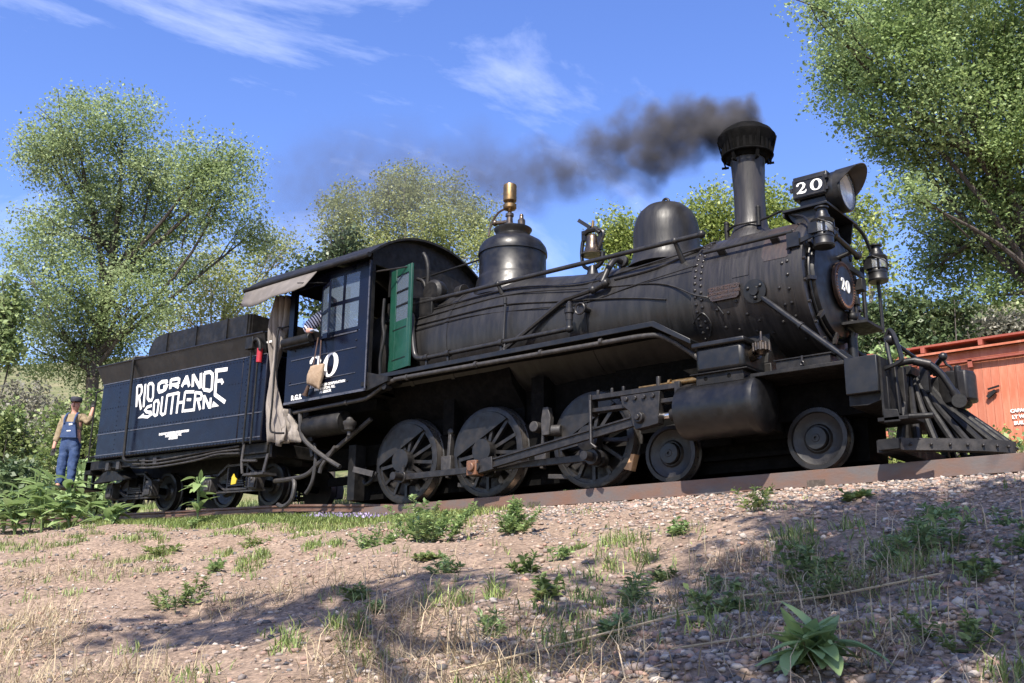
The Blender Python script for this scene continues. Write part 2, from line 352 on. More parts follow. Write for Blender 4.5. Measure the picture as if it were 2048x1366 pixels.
    def build(s, name, m, parent=None, bevel=0.0, sharp=38):
        if name not in JOINED:
            ps = s.pieces()
            if 1 < len(ps) <= 60:
                res = []
                for p in ps:
                    mp = {}; q = MB()
                    for i in sorted(p): mp[i] = len(q.v); q.v.append(s.v[i])
                    q.f = [tuple(mp[i] for i in f) for f in s.f if f[0] in p]
                    res.append(q.build1(name, m, parent, bevel, sharp))
                return res[0]
        return s.build1(name, m, parent, bevel, sharp)
    def build1(s, name, m, parent=None, bevel=0.0, sharp=38):
        off = world_loc(parent) if parent else Vector((0, 0, 0))
        me = s.mesh(name, m, off, sharp)
        o = link(name, me, parent)
        if bevel:
            b = o.modifiers.new('bevel', 'BEVEL'); b.width = bevel; b.segments = 2; b.limit_method = 'ANGLE'; b.angle_limit = R(40)
            b.harden_normals = False
        return o

def world_loc(o):
    v = Vector((0, 0, 0))
    while o is not None: v += o.location; o = o.parent
    return v
def link(name, me, parent=None, loc=(0, 0, 0), rot=(0, 0, 0), sc=(1, 1, 1)):
    o = bpy.data.objects.new(name, me); COL.objects.link(o)
    o.parent = parent; o.location = loc; o.rotation_euler = rot; o.scale = sc
    return o
def thing(name, loc, label, cat, group=None, kind=None):
    o = link(name, None, None, loc); o.empty_display_size = 0.2
    return tag(o, label, cat, group, kind)
def tag(o, label=None, cat=None, group=None, kind=None):
    if label: o['label'] = label
    if cat: o['category'] = cat
    if group: o['group'] = group
    if kind: o['kind'] = kind
    return o
def np_mesh(name, V, F, m, smooth=False):
    V = np.asarray(V, np.float32).reshape(-1, 3); F = np.asarray(F, np.int32); k = F.shape[1]
    me = bpy.data.meshes.new(name)
    me.vertices.add(len(V)); me.vertices.foreach_set('co', V.ravel())
    me.loops.add(F.size); me.loops.foreach_set('vertex_index', F.ravel())
    me.polygons.add(len(F)); me.polygons.foreach_set('loop_start', np.arange(0, F.size, k, dtype=np.int32)); me.polygons.foreach_set('loop_total', np.full(len(F), k, np.int32))
    if smooth: me.polygons.foreach_set('use_smooth', np.ones(len(F), bool))
    me.update(calc_edges=True); me.validate()
    me.materials.append(MAT[m] if isinstance(m, str) else m)
    return me
def smoothpath(pts, k=4):
    P = [Vector(p) for p in pts]; out = []
    for i in range(len(P) - 1):
        p0 = P[max(i - 1, 0)]; p1 = P[i]; p2 = P[i + 1]; p3 = P[min(i + 2, len(P) - 1)]
        for j in range(k):
            t = j / k
            out.append(0.5 * ((2 * p1) + (p2 - p0) * t + (2 * p0 - 5 * p1 + 4 * p2 - p3) * t * t + (3 * p1 - p0 - 3 * p2 + p3) * t ** 3))
    out.append(P[-1]); return out
def stroke(mb, pts, w, y, t, closed=False, P=None):
    """flat lettering stroke: pts in the (x,z) plane, raised t towards -y; w is a width or a list"""
    n = len(pts); ws = w if isinstance(w, (list, tuple)) else [w] * n
    pts = [Vector((p[0], p[1])) for p in pts]; Lf = []; Rt = []
    for i in range(n):
        if closed: a = pts[i - 1]; c = pts[(i + 1) % n]
        else: a = pts[max(i - 1, 0)]; c = pts[min(i + 1, n - 1)]
        d1 = (pts[i] - a); d2 = (c - pts[i])
        if d1.length < 1e-6: d1 = d2
        if d2.length < 1e-6: d2 = d1
        d1 = d1.normalized(); d2 = d2.normalized()
        n1 = Vector((-d1.y, d1.x)); n2 = Vector((-d2.y, d2.x)); m = (n1 + n2)
        m = m.normalized() if m.length > 1e-4 else n1
        k = 1 / max(0.55, m.dot(n1))
        Lf.append(pts[i] + m * ws[i] / 2 * k); Rt.append(pts[i] - m * ws[i] / 2 * k)
    F = P or (lambda x, z, d: (x, y - d, z))
    q = []
    for d in (0, t):
        q += [F(p.x, p.y, d) for p in Lf] + [F(p.x, p.y, d) for p in Rt]
    fs = []; N2 = 2 * n
    for i in range(n if closed else n - 1):
        j = (i + 1) % n
        fs += [(N2 + i, N2 + j, N2 + n + j, N2 + n + i), (i, j, N2 + j, N2 + i), (n + i, n + j, N2 + n + j, N2 + n + i)]
    if not closed: fs += [(0, n, N2 + n, N2), (n - 1, 2 * n - 1, N2 + 2 * n - 1, N2 + n - 1)]
    mb.add(q, fs)
TWO = [(.13, .70, .12), (.15, .80, .20), (.24, .92, .13), (.45, .965, .09), (.66, .90, .17), (.76, .74, .23), (.70, .56, .22), (.50, .38, .15), (.28, .20, .09), (.10, .06, .10)]
TWOB = [(.06, .08, .10), (.28, .11, .17), (.55, .08, .20), (.78, .09, .17), (.88, .17, .11), (.92, .31, .05)]
def digits20(mb, x0, z0, w, h, F, t, gap=0.16):
    dw = (w - gap * w) / 2
    sc = lambda L: ([(x0 + a * dw, z0 + b * h) for a, b, c in L], [c * (dw + h) / 2 for a, b, c in L])
    p, ws = sc(TWO); stroke(mb, p, ws, 0, t, P=F)
    p, ws = sc(TWOB); stroke(mb, p, ws, 0, t * 0.9, P=F)
    cx = x0 + dw + gap * w + dw / 2; cz = z0 + h / 2
    pts = []; ws = []
    for k in range(28):
        a = 2 * math.pi * k / 28
        pts.append((cx + 0.40 * dw * math.cos(a), cz + 0.455 * h * math.sin(a))); ws.append((0.09 + 0.19 * abs(math.cos(a)) ** 1.5) * (dw + h) / 2)
    stroke(mb, pts, ws, 0, t, closed=True, P=F)
def text_mesh(body, size, m, mat4, name='lettering', extrude=0.002, parent=None, bold=0.0, align='CENTER'):
    cu_ = bpy.data.curves.new('txt', 'FONT'); cu_.body = body; cu_.size = size; cu_.extrude = extrude; cu_.offset = bold; cu_.align_x = align; cu_.resolution_u = 2
    o = bpy.data.objects.new('txt', cu_); COL.objects.link(o)
    me = bpy.data.meshes.new_from_object(o); bpy.data.objects.remove(o); bpy.data.curves.remove(cu_)
    me.transform(mat4); me.name = name
    me.materials.clear(); me.materials.append(MAT[m])
    if parent: me.transform(Matrix.Translation(-world_loc(parent)))
    return link(name, me, parent)
# ================================================================== ground and track
def sstep(a, b, x):
    t = np.clip((x - a) / (b - a), 0, 1); return t * t * (3 - 2 * t)
def railz(x):
    x = np.asarray(x, float)
    return np.where(x > -1.5, 0, np.where(x > -4, (-1.5 - x) / 2.5 * 0.146, 0.146 + np.minimum(-4 - x, 14) * 0.0245))
def bumps(x, y, s=1.0):
    return (np.sin(1.7 * x + 0.6 * y + 1) * np.cos(1.3 * y - 0.5 * x) * 0.05 + np.sin(3.9 * x - 2.2 * y) * np.cos(4.3 * y + 1.1 * x + 2) * 0.025
            + np.sin(9.1 * x + 5.3 * y) * np.sin(8.3 * y - 4.4 * x) * 0.012 + np.sin(19.7 * x + 3) * np.sin(21.3 * y + 7.7 * x) * 0.006) * s
def ground_z(x, y):
    x = np.asarray(x, float); y = np.asarray(y, float)
    base = railz(x) - 0.205
    d = np.maximum(-0.85 - y, 0)
    s = 0.16 + (0.25 - 0.16) * sstep(-9, 1, x)
    near = base - 0.02 - s * np.minimum(d, 7.2) - 0.10 * np.clip(d - 7.2, 0, 8) + bumps(x, y, 1.5) * sstep(0.2, 1.2, d)
    u = np.maximum(y - 0.8, 0)
    far = base + 0.30 * np.minimum(u, 2.7) + 0.36 * np.maximum(0, np.minimum((y - 12.5) + np.maximum(0, -x - 18) * 0.45, 64)) * sstep(11, 16, y + np.maximum(0, -x - 18) * 0.3) + bumps(x * 0.6, y * 0.6, 1.5) * sstep(0.5, 3, u)
    return np.where(y < 0, near, far)
def axis_coords(lo, hi, a, b, step):
    mid = list(np.arange(a, b + 1e-6, step)); out = []; s = step; v = a
    while v > lo:
        s *= 1.25; v -= s; out.append(v)
    res = out[::-1] + mid; s = step; v = mid[-1]
    while v < hi:
        s *= 1.25; v += s; res.append(v)
    return np.array(res)
gx = axis_coords(-450, 450, -14, 11, 0.1); gy = axis_coords(-300, 450, -11, 3.6, 0.1)
GX, GY = np.meshgrid(gx, gy, indexing='ij'); GZ = ground_z(GX, GY)
nx_, ny_ = GX.shape
V = np.stack([GX, GY, GZ], -1).reshape(-1, 3)
idx = np.arange(nx_ * ny_).reshape(nx_, ny_)
F = np.stack([idx[:-1, :-1], idx[1:, :-1], idx[1:, 1:], idx[:-1, 1:]], -1).reshape(-1, 4)
ground = link('ground', np_mesh('ground', V, F, 'dirt', smooth=True))
tag(ground, 'tan dirt and gravel bank rising to the railway track', 'ground', kind='structure')

track = thing('railway_track', (0, 0, 0), 'narrow gauge railway track with rusty rails under the train', 'track', kind='structure')
xs = list(np.arange(-26, 14.1, 0.5))
def rail_mesh(yc):
    prof = [(-.032, 0), (.032, 0), (.034, -.03), (.010, -.045), (.010, -.095), (.05, -.105), (.05, -.115), (-.05, -.115), (-.05, -.105), (-.010, -.095), (-.010, -.045), (-.034, -.03)]
    mb = MB(); n = len(prof)
    for x in xs:
        z = float(railz(x)); mb.v += [(x, yc + a, z + b) for a, b in prof]
    for i in range(len(xs) - 1):
        for k in range(n): mb.f.append((i * n + k, i * n + (k + 1) % n, (i + 1) * n + (k + 1) % n, (i + 1) * n + k))
    mb.f += [tuple(range(n)), tuple(range((len(xs) - 1) * n, len(xs) * n))]
    return mb
for yc in (-.49, .49): rail_mesh(yc).build('rail', 'rail_steel', track)
tie_me = MB().box(-.1, .1, -.60, .60, -.16, 0).mesh('tie', 'tie_wood')
x = -14.0; i = 0
while x < 10:
    link('tie', tie_me, track, (x, random.uniform(-.04, .04), float(railz(x)) - .118), (0, 0, random.uniform(-.02, .02))); x += .53
for a, b in ((-2.25, -1.36), (-1.352, 13.0)):
    mb = MB(); mb.box(a, b, -.632, -.604, -.185, -.012); mb.box(a, b, -.604, -.555, -.185, -.165)
    mb.build('guard_plate', 'rust_plate', track, bevel=.004)
# ================================================================== steam locomotive
LOCO = thing('steam_locomotive', (0, 0, 0), 'black steam locomotive with tall stack, number 20 on headlight and navy cab', 'locomotive')
ZC = 2.138
NR = 48
XAX = (1, 0, 0)
# boiler barrel and firebox wrapper (axis along X)
def shell(mb, secs, n=NR):
    q = []
    for x, r, zc in secs: q += [(x, r * math.cos(2 * math.pi * k / n), zc + r * math.sin(2 * math.pi * k / n)) for k in range(n)]
    fs = []
    for i in range(len(secs) - 1): fs += [(i * n + k, i * n + (k + 1) % n, (i + 1) * n + (k + 1) % n, (i + 1) * n + k) for k in range(n)]
    fs += [tuple(range(n)), tuple(range((len(secs) - 1) * n, len(secs) * n))]
    mb.add(q, fs)
def barrel(x):
    t = min(1, max(0, (1.75 - x) / 1.55)); t = t * t * (3 - 2 * t)
    return 0.745 + 0.105 * t, ZC + 0.045 * t
secs = [(x, *barrel(x)) for x in np.linspace(-2.2, 3.3, 34)]
mb = MB(); shell(mb, secs); BOILER = mb.build('boiler', 'boiler_black', LOCO, sharp=60)
mb = MB()
for x in (-.55, -1.32, 1.72):
    r, zc = barrel(x); shell(mb, [(x - .03, r - .01, zc), (x - .03, r + .007, zc), (x + .03, r + .007, zc), (x + .03, r - .01, zc)])
mb.build('jacket_band', 'boiler_black', LOCO)
mb = MB(); shell(mb, [(3.24, .70, ZC), (3.24, .772, ZC), (3.27, .780, ZC), (4.50, .780, ZC), (4.50, .70, ZC)])
SB = mb.build('smokebox', 'smokebox_black', LOCO)
# patch plates on the shell, bent to its curve
def patch(name, m, x0, x1, a0, a1, r, t, parent, corner=0.0):
    mb = MB(); n = 10; q = []
    for rr in (r, r + t):
        for i in range(n + 1):
            a = a0 + (a1 - a0) * i / n
            e = corner if i in (0,) else 0
            q += [(x0 + e, -rr * math.cos(a), ZC + rr * math.sin(a)), (x1 - e, -rr * math.cos(a), ZC + rr * math.sin(a))]
    m1 = 2 * (n + 1); fs = []
    for i in range(n):
        b = 2 * i; fs += [(m1 + b, m1 + b + 1, m1 + b + 3, m1 + b + 2), (b, b + 2, m1 + b + 2, m1 + b), (b + 1, m1 + b + 1, m1 + b + 3, b + 3)]
    fs += [(0, m1, m1 + 1, 1), (2 * n, 2 * n + 1, m1 + 2 * n + 1, m1 + 2 * n)]
    mb.add(q, fs); return mb.build(name, m, parent)
patch('burnt_patch', 'burnt_paint', 4.13, 4.47, R(13), R(62), .779, .004, SB, .03)
patch('cover_plate', 'smokebox_black', 3.78, 3.98, R(4), R(22), .779, .006, SB)
# front ring and door
mb = MB(); mb.lathe([(4.50, .60), (4.50, .800), (4.56, .806), (4.62, .800), (4.62, .74), (4.60, .735), (4.60, .60)], (0, 0, ZC), XAX, NR)
mb.build('smokebox_ring', 'smokebox_black', LOCO)
mb = MB(); mb.lathe([(4.59, .76), (4.612, .74), (4.612, .62), (4.655, .615), (4.675, .60), (4.70, .45), (4.715, .2), (4.718, 0)], (0, 0, ZC), XAX, NR)
DOOR = mb.build('smokebox_door', 'satin_black', LOCO)
mb = MB(); mb.tube([(4.63, .655 * math.cos(a), ZC + .655 * math.sin(a)) for a in np.linspace(0, 2 * math.pi, 49)[:-1]], .018, 8, closed=True); mb.build('door_rim', 'satin_black', DOOR)
bolt_me = MB().cyl((0, 0, 0), (.03, 0, 0), .017, n=6).mesh('bolt', 'iron_grey')
for k in range(20):
    a = 2 * math.pi * (k + .5) / 20
    link('bolt', bolt_me, DOOR, (4.62, .77 * math.cos(a), ZC + .77 * math.sin(a)))
dog = MB(); dog.prism([(-.02, -.05), (.03, -.05), (.035, .0), (.01, .12), (-.02, .12)], -.02, .02, 'xz'); dog_me = dog.mesh('door_dog', 'iron_grey')
for k in range(10):
    a = 2 * math.pi * (k + .2) / 10
    link('door_dog', dog_me, DOOR, (4.66, .635 * math.cos(a), ZC + .635 * math.sin(a)), (a - math.pi / 2, 0, 0), (1, 1, .8))
# hinge straps on the far side, latch bar
mb = MB()
for dz in (-.28, .28): mb.box(4.69, 4.725, .05, .72, ZC + dz - .03, ZC + dz + .03)
mb.cyl((4.70, .735, ZC - .4), (4.70, .735, ZC + .4), .025); mb.build('door_hinge', 'satin_black', DOOR)
# round number plate
mb = MB(); mb.lathe([(4.725, .27), (4.765, .275), (4.775, .265), (4.770, .225), (4.765, .215)], (0, 0, 2.11), XAX, 40); NP = mb.build('number_plate', 'dark_copper', LOCO)
mb = MB(); mb.lathe([(4.73, .22), (4.768, .22)], (0, 0, 2.11), XAX, 40); mb.build('plate_face', 'satin_black', NP)
mb = MB(); digits20(mb, -.115, -.075, .23, .15, lambda x, z, d: (4.768 + d, x, 2.11 + z), .008); mb.build('digits', 'white_paint', NP)
dotm = MB().box(0, .008, -.006, .006, -.012, .012).mesh('raised_letter', 'copper_rust')
for k in range(44):
    a = 2 * math.pi * k / 44
    if math.sin(a) > -.97 or True: link('raised_letter', dotm, NP, (4.774, .246 * math.cos(a), 2.11 + .246 * math.sin(a)), (a - math.pi / 2, 0, 0))
# front grab bar with ball ends
mb = MB(); mb.cyl((4.86, -.46, 2.56), (4.86, .18, 2.50), .03); mb.ball((4.86, -.48, 2.562), .055); mb.ball((4.86, .20, 2.498), .048)
mb.cyl((4.62, -.30, 2.50), (4.86, -.36, 2.55), .026); mb.cyl((4.66, .0, 2.44), (4.86, .05, 2.51), .026); mb.build('front_grab_bar', 'satin_black', LOCO)
mb = MB(); mb.box(4.72, 4.86, .28, .40, 2.12, 2.26); mb.box(4.72, 4.80, .26, .34, 1.95, 2.05); mb.cyl((4.76, .30, 1.75), (4.76, .30, 2.3), .022); mb.build('plate_bracket', 'dull_black', LOCO, bevel=.008)
mb = MB(); mb.prism([(4.70, -.02), (4.98, .02), (4.98, .52), (4.70, .56)], 1.66, 1.69, 'xy'); mb.cyl((4.76, .15, 1.69), (4.76, .15, 1.86), .05, .03); mb.ball((4.77, .15, 1.78), .06); mb.build('front_step', 'dull_black', LOCO)
mb = MB(); mb.cyl((4.72, .22, 1.02), (4.72, .22, 1.55), .055); mb.tube(smoothpath([(4.72, .22, 1.55), (4.72, .2, 1.63), (4.70, .10, 1.66)]), .03); mb.build('air_pump_pipe', 'satin_black', LOCO)
# rivets on the smokebox
riv = MB().lathe([(0, .020), (.010, .017), (.016, .008), (.018, 0)], (0, 0, 0), XAX, 8).mesh('rivet', 'iron_grey')
def rivet(x, a, r=.780, parent=SB):
    link('rivet', riv, parent, (x, -r * math.cos(a), ZC + r * math.sin(a)), Euler((0, -math.atan2(math.sin(a), 0) * 0, math.pi)).to_matrix().to_euler() if False else Matrix(((-math.cos(a) * 0, 0, 0), (0, 0, 0), (0, 0, 0))).to_euler() if False else Vector((0, -math.cos(a), math.sin(a))).to_track_quat('X', 'Z').to_euler())
for k in range(24):
    a = R(-62 + 6.2 * k)
    rivet(3.30, a); rivet(3.375, a + R(3.1))
for k in range(13): rivet(4.44, R(-60 + 11.5 * k))
for x, a in ((3.55, -20), (3.68, -24), (3.80, -16), (3.9, -28), (4.02, -35), (4.15, -19), (4.25, -27), (4.33, -12), (4.28, -40), (4.12, -48), (3.95, -44), (3.75, -40), (3.6, -36), (4.36, -26), (4.38, 8), (4.1, -8), (3.5, -52), (3.7, -56), (3.9, -58)):
    rivet(x, R(a))
# builder's plate
def shell_plate():
    q = Matrix.Translation((0, -.785, ZC)) @ Matrix.Rotation(R(90) , 4, 'X')
    return q
a0 = -.04
mb = MB(); mb.prism([(3.50, 1.975), (3.53, 1.955), (3.83, 1.955), (3.86, 1.98), (3.87, 2.10), (3.84, 2.13), (3.51, 2.13), (3.485, 2.10)], -.800, -.775, 'xz'); BP = mb.build('builder_plate', 'burnt_paint', LOCO, bevel=.004)
for i, (t, s) in enumerate((('SCHENECTADY', .058), ('LOCOMOTIVE WORKS', .040), ('SCHENECTADY N.Y.', .034))):
    text_mesh(t, s, 'dark_copper', Matrix.Translation((3.68, -.801, 2.075 - .048 * i)) @ Matrix.Rotation(R(90), 4, 'X'), 'lettering', .004, BP, .0006)
# ---------------- stack
mb = MB(); mb.lathe([(2.83, 0.324), (2.90, 0.297), (2.96, 0.248), (3.04, 0.211), (3.10, 0.203), (3.16, 0.188), (3.5, 0.186), (3.85, 0.203), (4.00, 0.215)], (3.66, 0, 0), (0, 0, 1), 40)
STACK = mb.build('stack', 'smokebox_black', LOCO, sharp=50)
mb = MB(); mb.lathe([(3.93, 0.232), (3.985, 0.266), (3.99, 0.288), (4.06, 0.296), (4.13, 0.310), (4.20, 0.350), (4.235, 0.354), (4.25, 0.341), (4.30, 0.310), (4.36, 0.230), (4.395, 0.115), (4.40, 0.000)], (3.66, 0, 0), (0, 0, 1), 40)
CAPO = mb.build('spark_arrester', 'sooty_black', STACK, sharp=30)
lug = MB().box(-.016, .016, -.006, .006, -.10, .10).mesh('clip', 'sooty_black')
for k in range(26):
    a = 2 * math.pi * k / 26
    link('clip', lug, STACK, (3.66 + .304 * math.cos(a), .304 * math.sin(a), 4.08), (0, R(12), a) if False else (0, 0, a + math.pi / 2))
mb = MB()
for k in range(6):
    a = 2 * math.pi * (k + .35) / 6; c, s = math.cos(a), math.sin(a)
    mb.bar((3.66 + .265 * c, .265 * s, 3.86), (3.66 + .353 * c, .353 * s, 4.22), .04, .02, (c, s, 0)); mb.cyl((3.66 + .23 * c, .23 * s, 3.87), (3.66 + .315 * c, .315 * s, 3.87), .016, n=8)
mb.tube([(3.66 + .305 * math.cos(a), .305 * math.sin(a), 3.985) for a in np.linspace(0, 2 * math.pi, 33)[:-1]], .014, 6, closed=True)
mb.build('arrester_bracket', 'sooty_black', STACK)
mb = MB(); mb.cyl((3.86, -.2, 2.98), (3.86, -.2, 3.2), .028); mb.ball((3.86, -.2, 3.21), .03); mb.cyl((3.41, -.14, 2.9), (3.41, -.14, 3.12), .03); mb.ball((3.41, -.14, 3.12), .034)
mb.tube(smoothpath([(3.41, -.14, 3.02), (3.6, -.26, 3.03), (3.86, -.2, 3.04), (4.2, -.3, 3.05)]), .014); mb.build('blower_fitting', 'dull_black', STACK)
# ---------------- headlight and its platform
mb = MB(); mb.box(4.27, 4.80, -.45, .45, 2.955, 2.985); mb.box(4.27, 4.29, -.44, .44, 2.90, 2.957)
for yy in (-.38, .34): mb.prism([(4.30, 2.957), (4.78, 2.957), (4.74, 2.72), (4.56, 2.62), (4.42, 2.78), (4.34, 2.88)], yy, yy + .025, 'xz')
PLAT = mb.build('headlight_platform', 'satin_black', LOCO, bevel=.004)
mb = MB(); mb.box(4.33, 4.74, -.24, .24, 3.155, 3.44); mb.box(4.38, 4.70, -.20, .20, 2.985, 3.157)
HL = mb.build('headlight', 'satin_black', LOCO, bevel=.012)
mb = MB(); mb.lathe([(4.70, .235), (4.74, .25), (4.86, .25), (4.88, .235), (4.88, .222), (4.72, .222)], (0, 0, 3.23), XAX, 36, caps=False); mb.build('lamp_barrel', 'satin_black', HL)
mb = MB(); mb.lathe([(4.80, .222), (4.874, .222), (4.878, 0)], (0, 0, 3.23), XAX, 36); mb.build('lens', 'lens_glass', HL)
mb = MB(); mb.lathe([(4.74, .05), (4.76, .12), (4.80, .19), (4.85, .218)], (0, 0, 3.23), XAX, 36, caps=False); mb.build('reflector', 'silvered', HL)
mb = MB(); n = 22; q = []
for rr in (.255, .247):
    for i in range(n + 1):
        a = R(-35) + R(250) * i / n
        xe = 4.86 + .24 * max(0, math.sin(a)) ** .8
        q += [(4.80, rr * math.cos(a), 3.235 + rr * math.sin(a)), (xe, rr * math.cos(a) * 1.03, 3.235 + rr * math.sin(a) * 1.03)]
m1 = 2 * (n + 1); fs = []
for i in range(n):
    b = 2 * i; fs += [(b, b + 1, b + 3, b + 2), (m1 + b, m1 + b + 2, m1 + b + 3, m1 + b + 1), (b + 1, m1 + b + 1, m1 + b + 3, b + 3)]
mb.add(q, fs); vo = mb.build('visor', 'dull_black', HL); vo.data.materials.append(MAT['visor_inside'])
for pl in vo.data.polygons:
    c_ = pl.center
    if pl.normal.y * c_.y + pl.normal.z * (c_.z - 3.235) < 0: pl.material_index = 1
mb = MB(); mb.box(4.33, 4.73, -.262, -.24, 3.165, 3.395); NB = mb.build('number_board', 'satin_black', HL, bevel=.004)
mb = MB()
for z in (3.185, 3.375): mb.box(4.345, 4.715, -.270, -.260, z - .009, z + .009)
for x in (4.352, 4.708): mb.box(x - .009, x + .009, -.2695, -.260, 3.19, 3.37)
mb.box(4.30, 4.335, -.275, -.24, 3.255, 3.30); mb.box(4.73, 4.76, -.28, -.24, 3.19, 3.23); mb.box(4.73, 4.76, -.28, -.24, 3.33, 3.37); mb.build('board_frame', 'iron_grey', NB)
mb = MB(); digits20(mb, 4.375, 3.215, .31, .135, lambda x, z, d: (x, -.262 - d, z), .005, .14); mb.build('digits', 'white_paint', NB)
# front flag pipe on the far side and near lamp bracket
mb = MB(); mb.tube(smoothpath([(4.76, .40, 2.97), (4.80, .60, 2.88), (4.84, .74, 2.62), (4.86, .79, 2.3), (4.865, .80, 1.95), (4.865, .80, 1.72)], 5), .021, 8); mb.build('flag_pipe', 'satin_black', LOCO)
mb = MB(); mb.tube(smoothpath([(4.36, -.40, 2.93), (4.6, -.62, 2.78), (4.70, -.70, 2.62)], 4), .014, 6); mb.bar((4.55, -.76, 2.45), (4.76, -.76, 2.5), .02, .05); mb.box(4.46, 4.60, -.80, -.74, 2.40, 2.56); mb.build('lamp_bracket', 'satin_black', LOCO)
# ---------------- domes, bell, whistle
mb = MB(); mb.lathe([(2.76, 0.528), (2.83, 0.471), (2.90, 0.440), (2.98, 0.427), (3.16, 0.424), (3.30, 0.418), (3.42, 0.392), (3.52, 0.339), (3.60, 0.255), (3.645, 0.150), (3.66, 0.000)], (2.48, 0, 0), (0, 0, 1), 40)
SD = mb.build('sand_dome', 'boiler_black', LOCO, sharp=60)
mb = MB(); mb.tube(smoothpath([(2.44, 0, 3.64), (2.45, 0, 3.71), (2.49, 0, 3.73), (2.53, 0, 3.70), (2.53, 0, 3.66)], 4), .018, 8); mb.build('lifting_eye', 'satin_black', SD)
mb = MB()
mb.tube(smoothpath([(2.04, -.36, 2.86), (2.03, -.50, 2.86), (2.0, -.60, 2.74), (1.98, -.66, 2.62), (1.96, -.70, 2.52)], 4), .04, 10); mb.lathe([(0, .08), (.05, .08), (.06, .05)], (2.04, -.33, 2.87), (0, -1, 0.1), 14)
mb.cyl((1.83, -.755, 2.42), (2.10, -.755, 2.50), .042); mb.ball((1.86, -.76, 2.43), .055); mb.ball((2.05, -.76, 2.48), .055)
mb.tube([(1.86, -.76, 2.43), (1.45, -.775, 2.38), (1.30, -.79, 2.30), (.45, -.97, 1.73)], .033, 8); mb.build('sand_pipe', 'boiler_black', LOCO)
mb = MB(); mb.lathe([(2.80, 0.608), (2.90, 0.564), (3.00, 0.532), (3.10, 0.508), (3.14, 0.492), (3.16, 0.480), (3.46, 0.480), (3.48, 0.480), (3.485, 0.498), (3.53, 0.498), (3.60, 0.480), (3.68, 0.424), (3.735, 0.336), (3.76, 0.268), (3.80, 0.240), (3.845, 0.252), (3.885, 0.276), (3.895, 0.276), (3.90, 0.240), (3.895, 0.000)], (-.06, 0, 0), (0, 0, 1), 44)
SDM = mb.build('steam_dome', 'satin_black', LOCO, sharp=35)
mb = MB(); mb.lathe([(3.89, .085), (3.98, .085), (3.99, .05), (4.09, .045), (4.10, .06), (4.14, .06), (4.15, .035), (4.17, .03)], (-.10, -.03, 0), (0, 0, 1), 16)
mb.cyl((-.10, -.03, 4.02), (-.34, -.1, 4.03), .03); mb.ball((-.32, -.1, 4.03), .045); mb.lathe([(3.89, .055), (3.99, .055), (4.02, .03), (4.06, .028), (4.07, .012)], (.12, -.03, 0), (0, 0, 1), 14); mb.ball((.12, -.03, 4.06), .03)
mb.tube(smoothpath([(-.14, -.03, 4.24), (-.28, -.06, 4.20), (-.40, -.08, 4.05), (-.44, -.1, 3.85)], 5), .016, 6); mb.build('safety_valve', 'bell_bronze', SDM)
WZ = 4.17
mb = MB(); mb.lathe([(WZ, .025), (WZ + .02, .04), (WZ + .04, .085), (WZ + .06, .097), (WZ + .11, .097), (WZ + .12, .06), (WZ + .15, .055), (WZ + .155, .085), (WZ + .17, .097), (WZ + .40, .097), (WZ + .42, .09), (WZ + .425, .02), (WZ + .45, .018)], (-.10, -.03, 0), (0, 0, 1), 24); mb.build('whistle', 'brass', SDM, sharp=30)
# bell on its yoke
mb = MB(); bx = 1.33
mb.lathe([(3.205, .158), (3.215, .160), (3.235, .138), (3.27, .112), (3.34, .092), (3.42, .084), (3.47, .078), (3.50, .055), (3.51, 0)], (bx, 0, 0), (0, 0, 1), 28); BELL = mb.build('bell', 'bell_bronze', LOCO, sharp=50)
mb = MB(); mb.cyl((bx, 0, 2.86), (bx, 0, 3.05), .10, .055); 
mb.tube(smoothpath([(bx, 0, 3.04), (bx - 0.080, 0, 3.04), (bx - 0.152, 0, 3.10), (bx - 0.176, 0, 3.25), (bx - 0.160, 0, 3.42), (bx - 0.124, 0, 3.48)], 4), [.026] * 21, 8)
mb.tube(smoothpath([(bx, 0, 3.04), (bx + 0.080, 0, 3.04), (bx + 0.152, 0, 3.10), (bx + 0.168, 0, 3.22)], 4), .035, 8)
mb.box(bx - 0.160, bx - 0.104, -.03, .03, 3.44, 3.58); mb.box(bx + 0.108, bx + 0.152, -.022, .022, 3.26, 3.50)
mb.tube([(bx - 0.136, 0, 3.53), (bx - 0.064, 0, 3.57), (bx + 0.064, 0, 3.57), (bx + 0.136, 0, 3.50)], .04, 8); mb.build('bell_yoke', 'satin_black', LOCO)
mb = MB(); mb.cyl((bx - 0.000, 0, 3.56), (bx + 0.016, 0, 3.70), .022, .018); mb.build('bell_bolt', 'brass', BELL)
mb = MB(); mb.bar((bx - 0.192, -.05, 3.74), (bx - 0.016, -.02, 3.60), .03, .05); mb.tube(smoothpath([(bx + 0.064, -.02, 3.57), (bx + 0.192, -.02, 3.50), (bx + 0.160, -.02, 3.36), (bx + 0.112, -.02, 3.26)], 4), .02, 6); mb.build('bell_crank', 'satin_black', BELL)
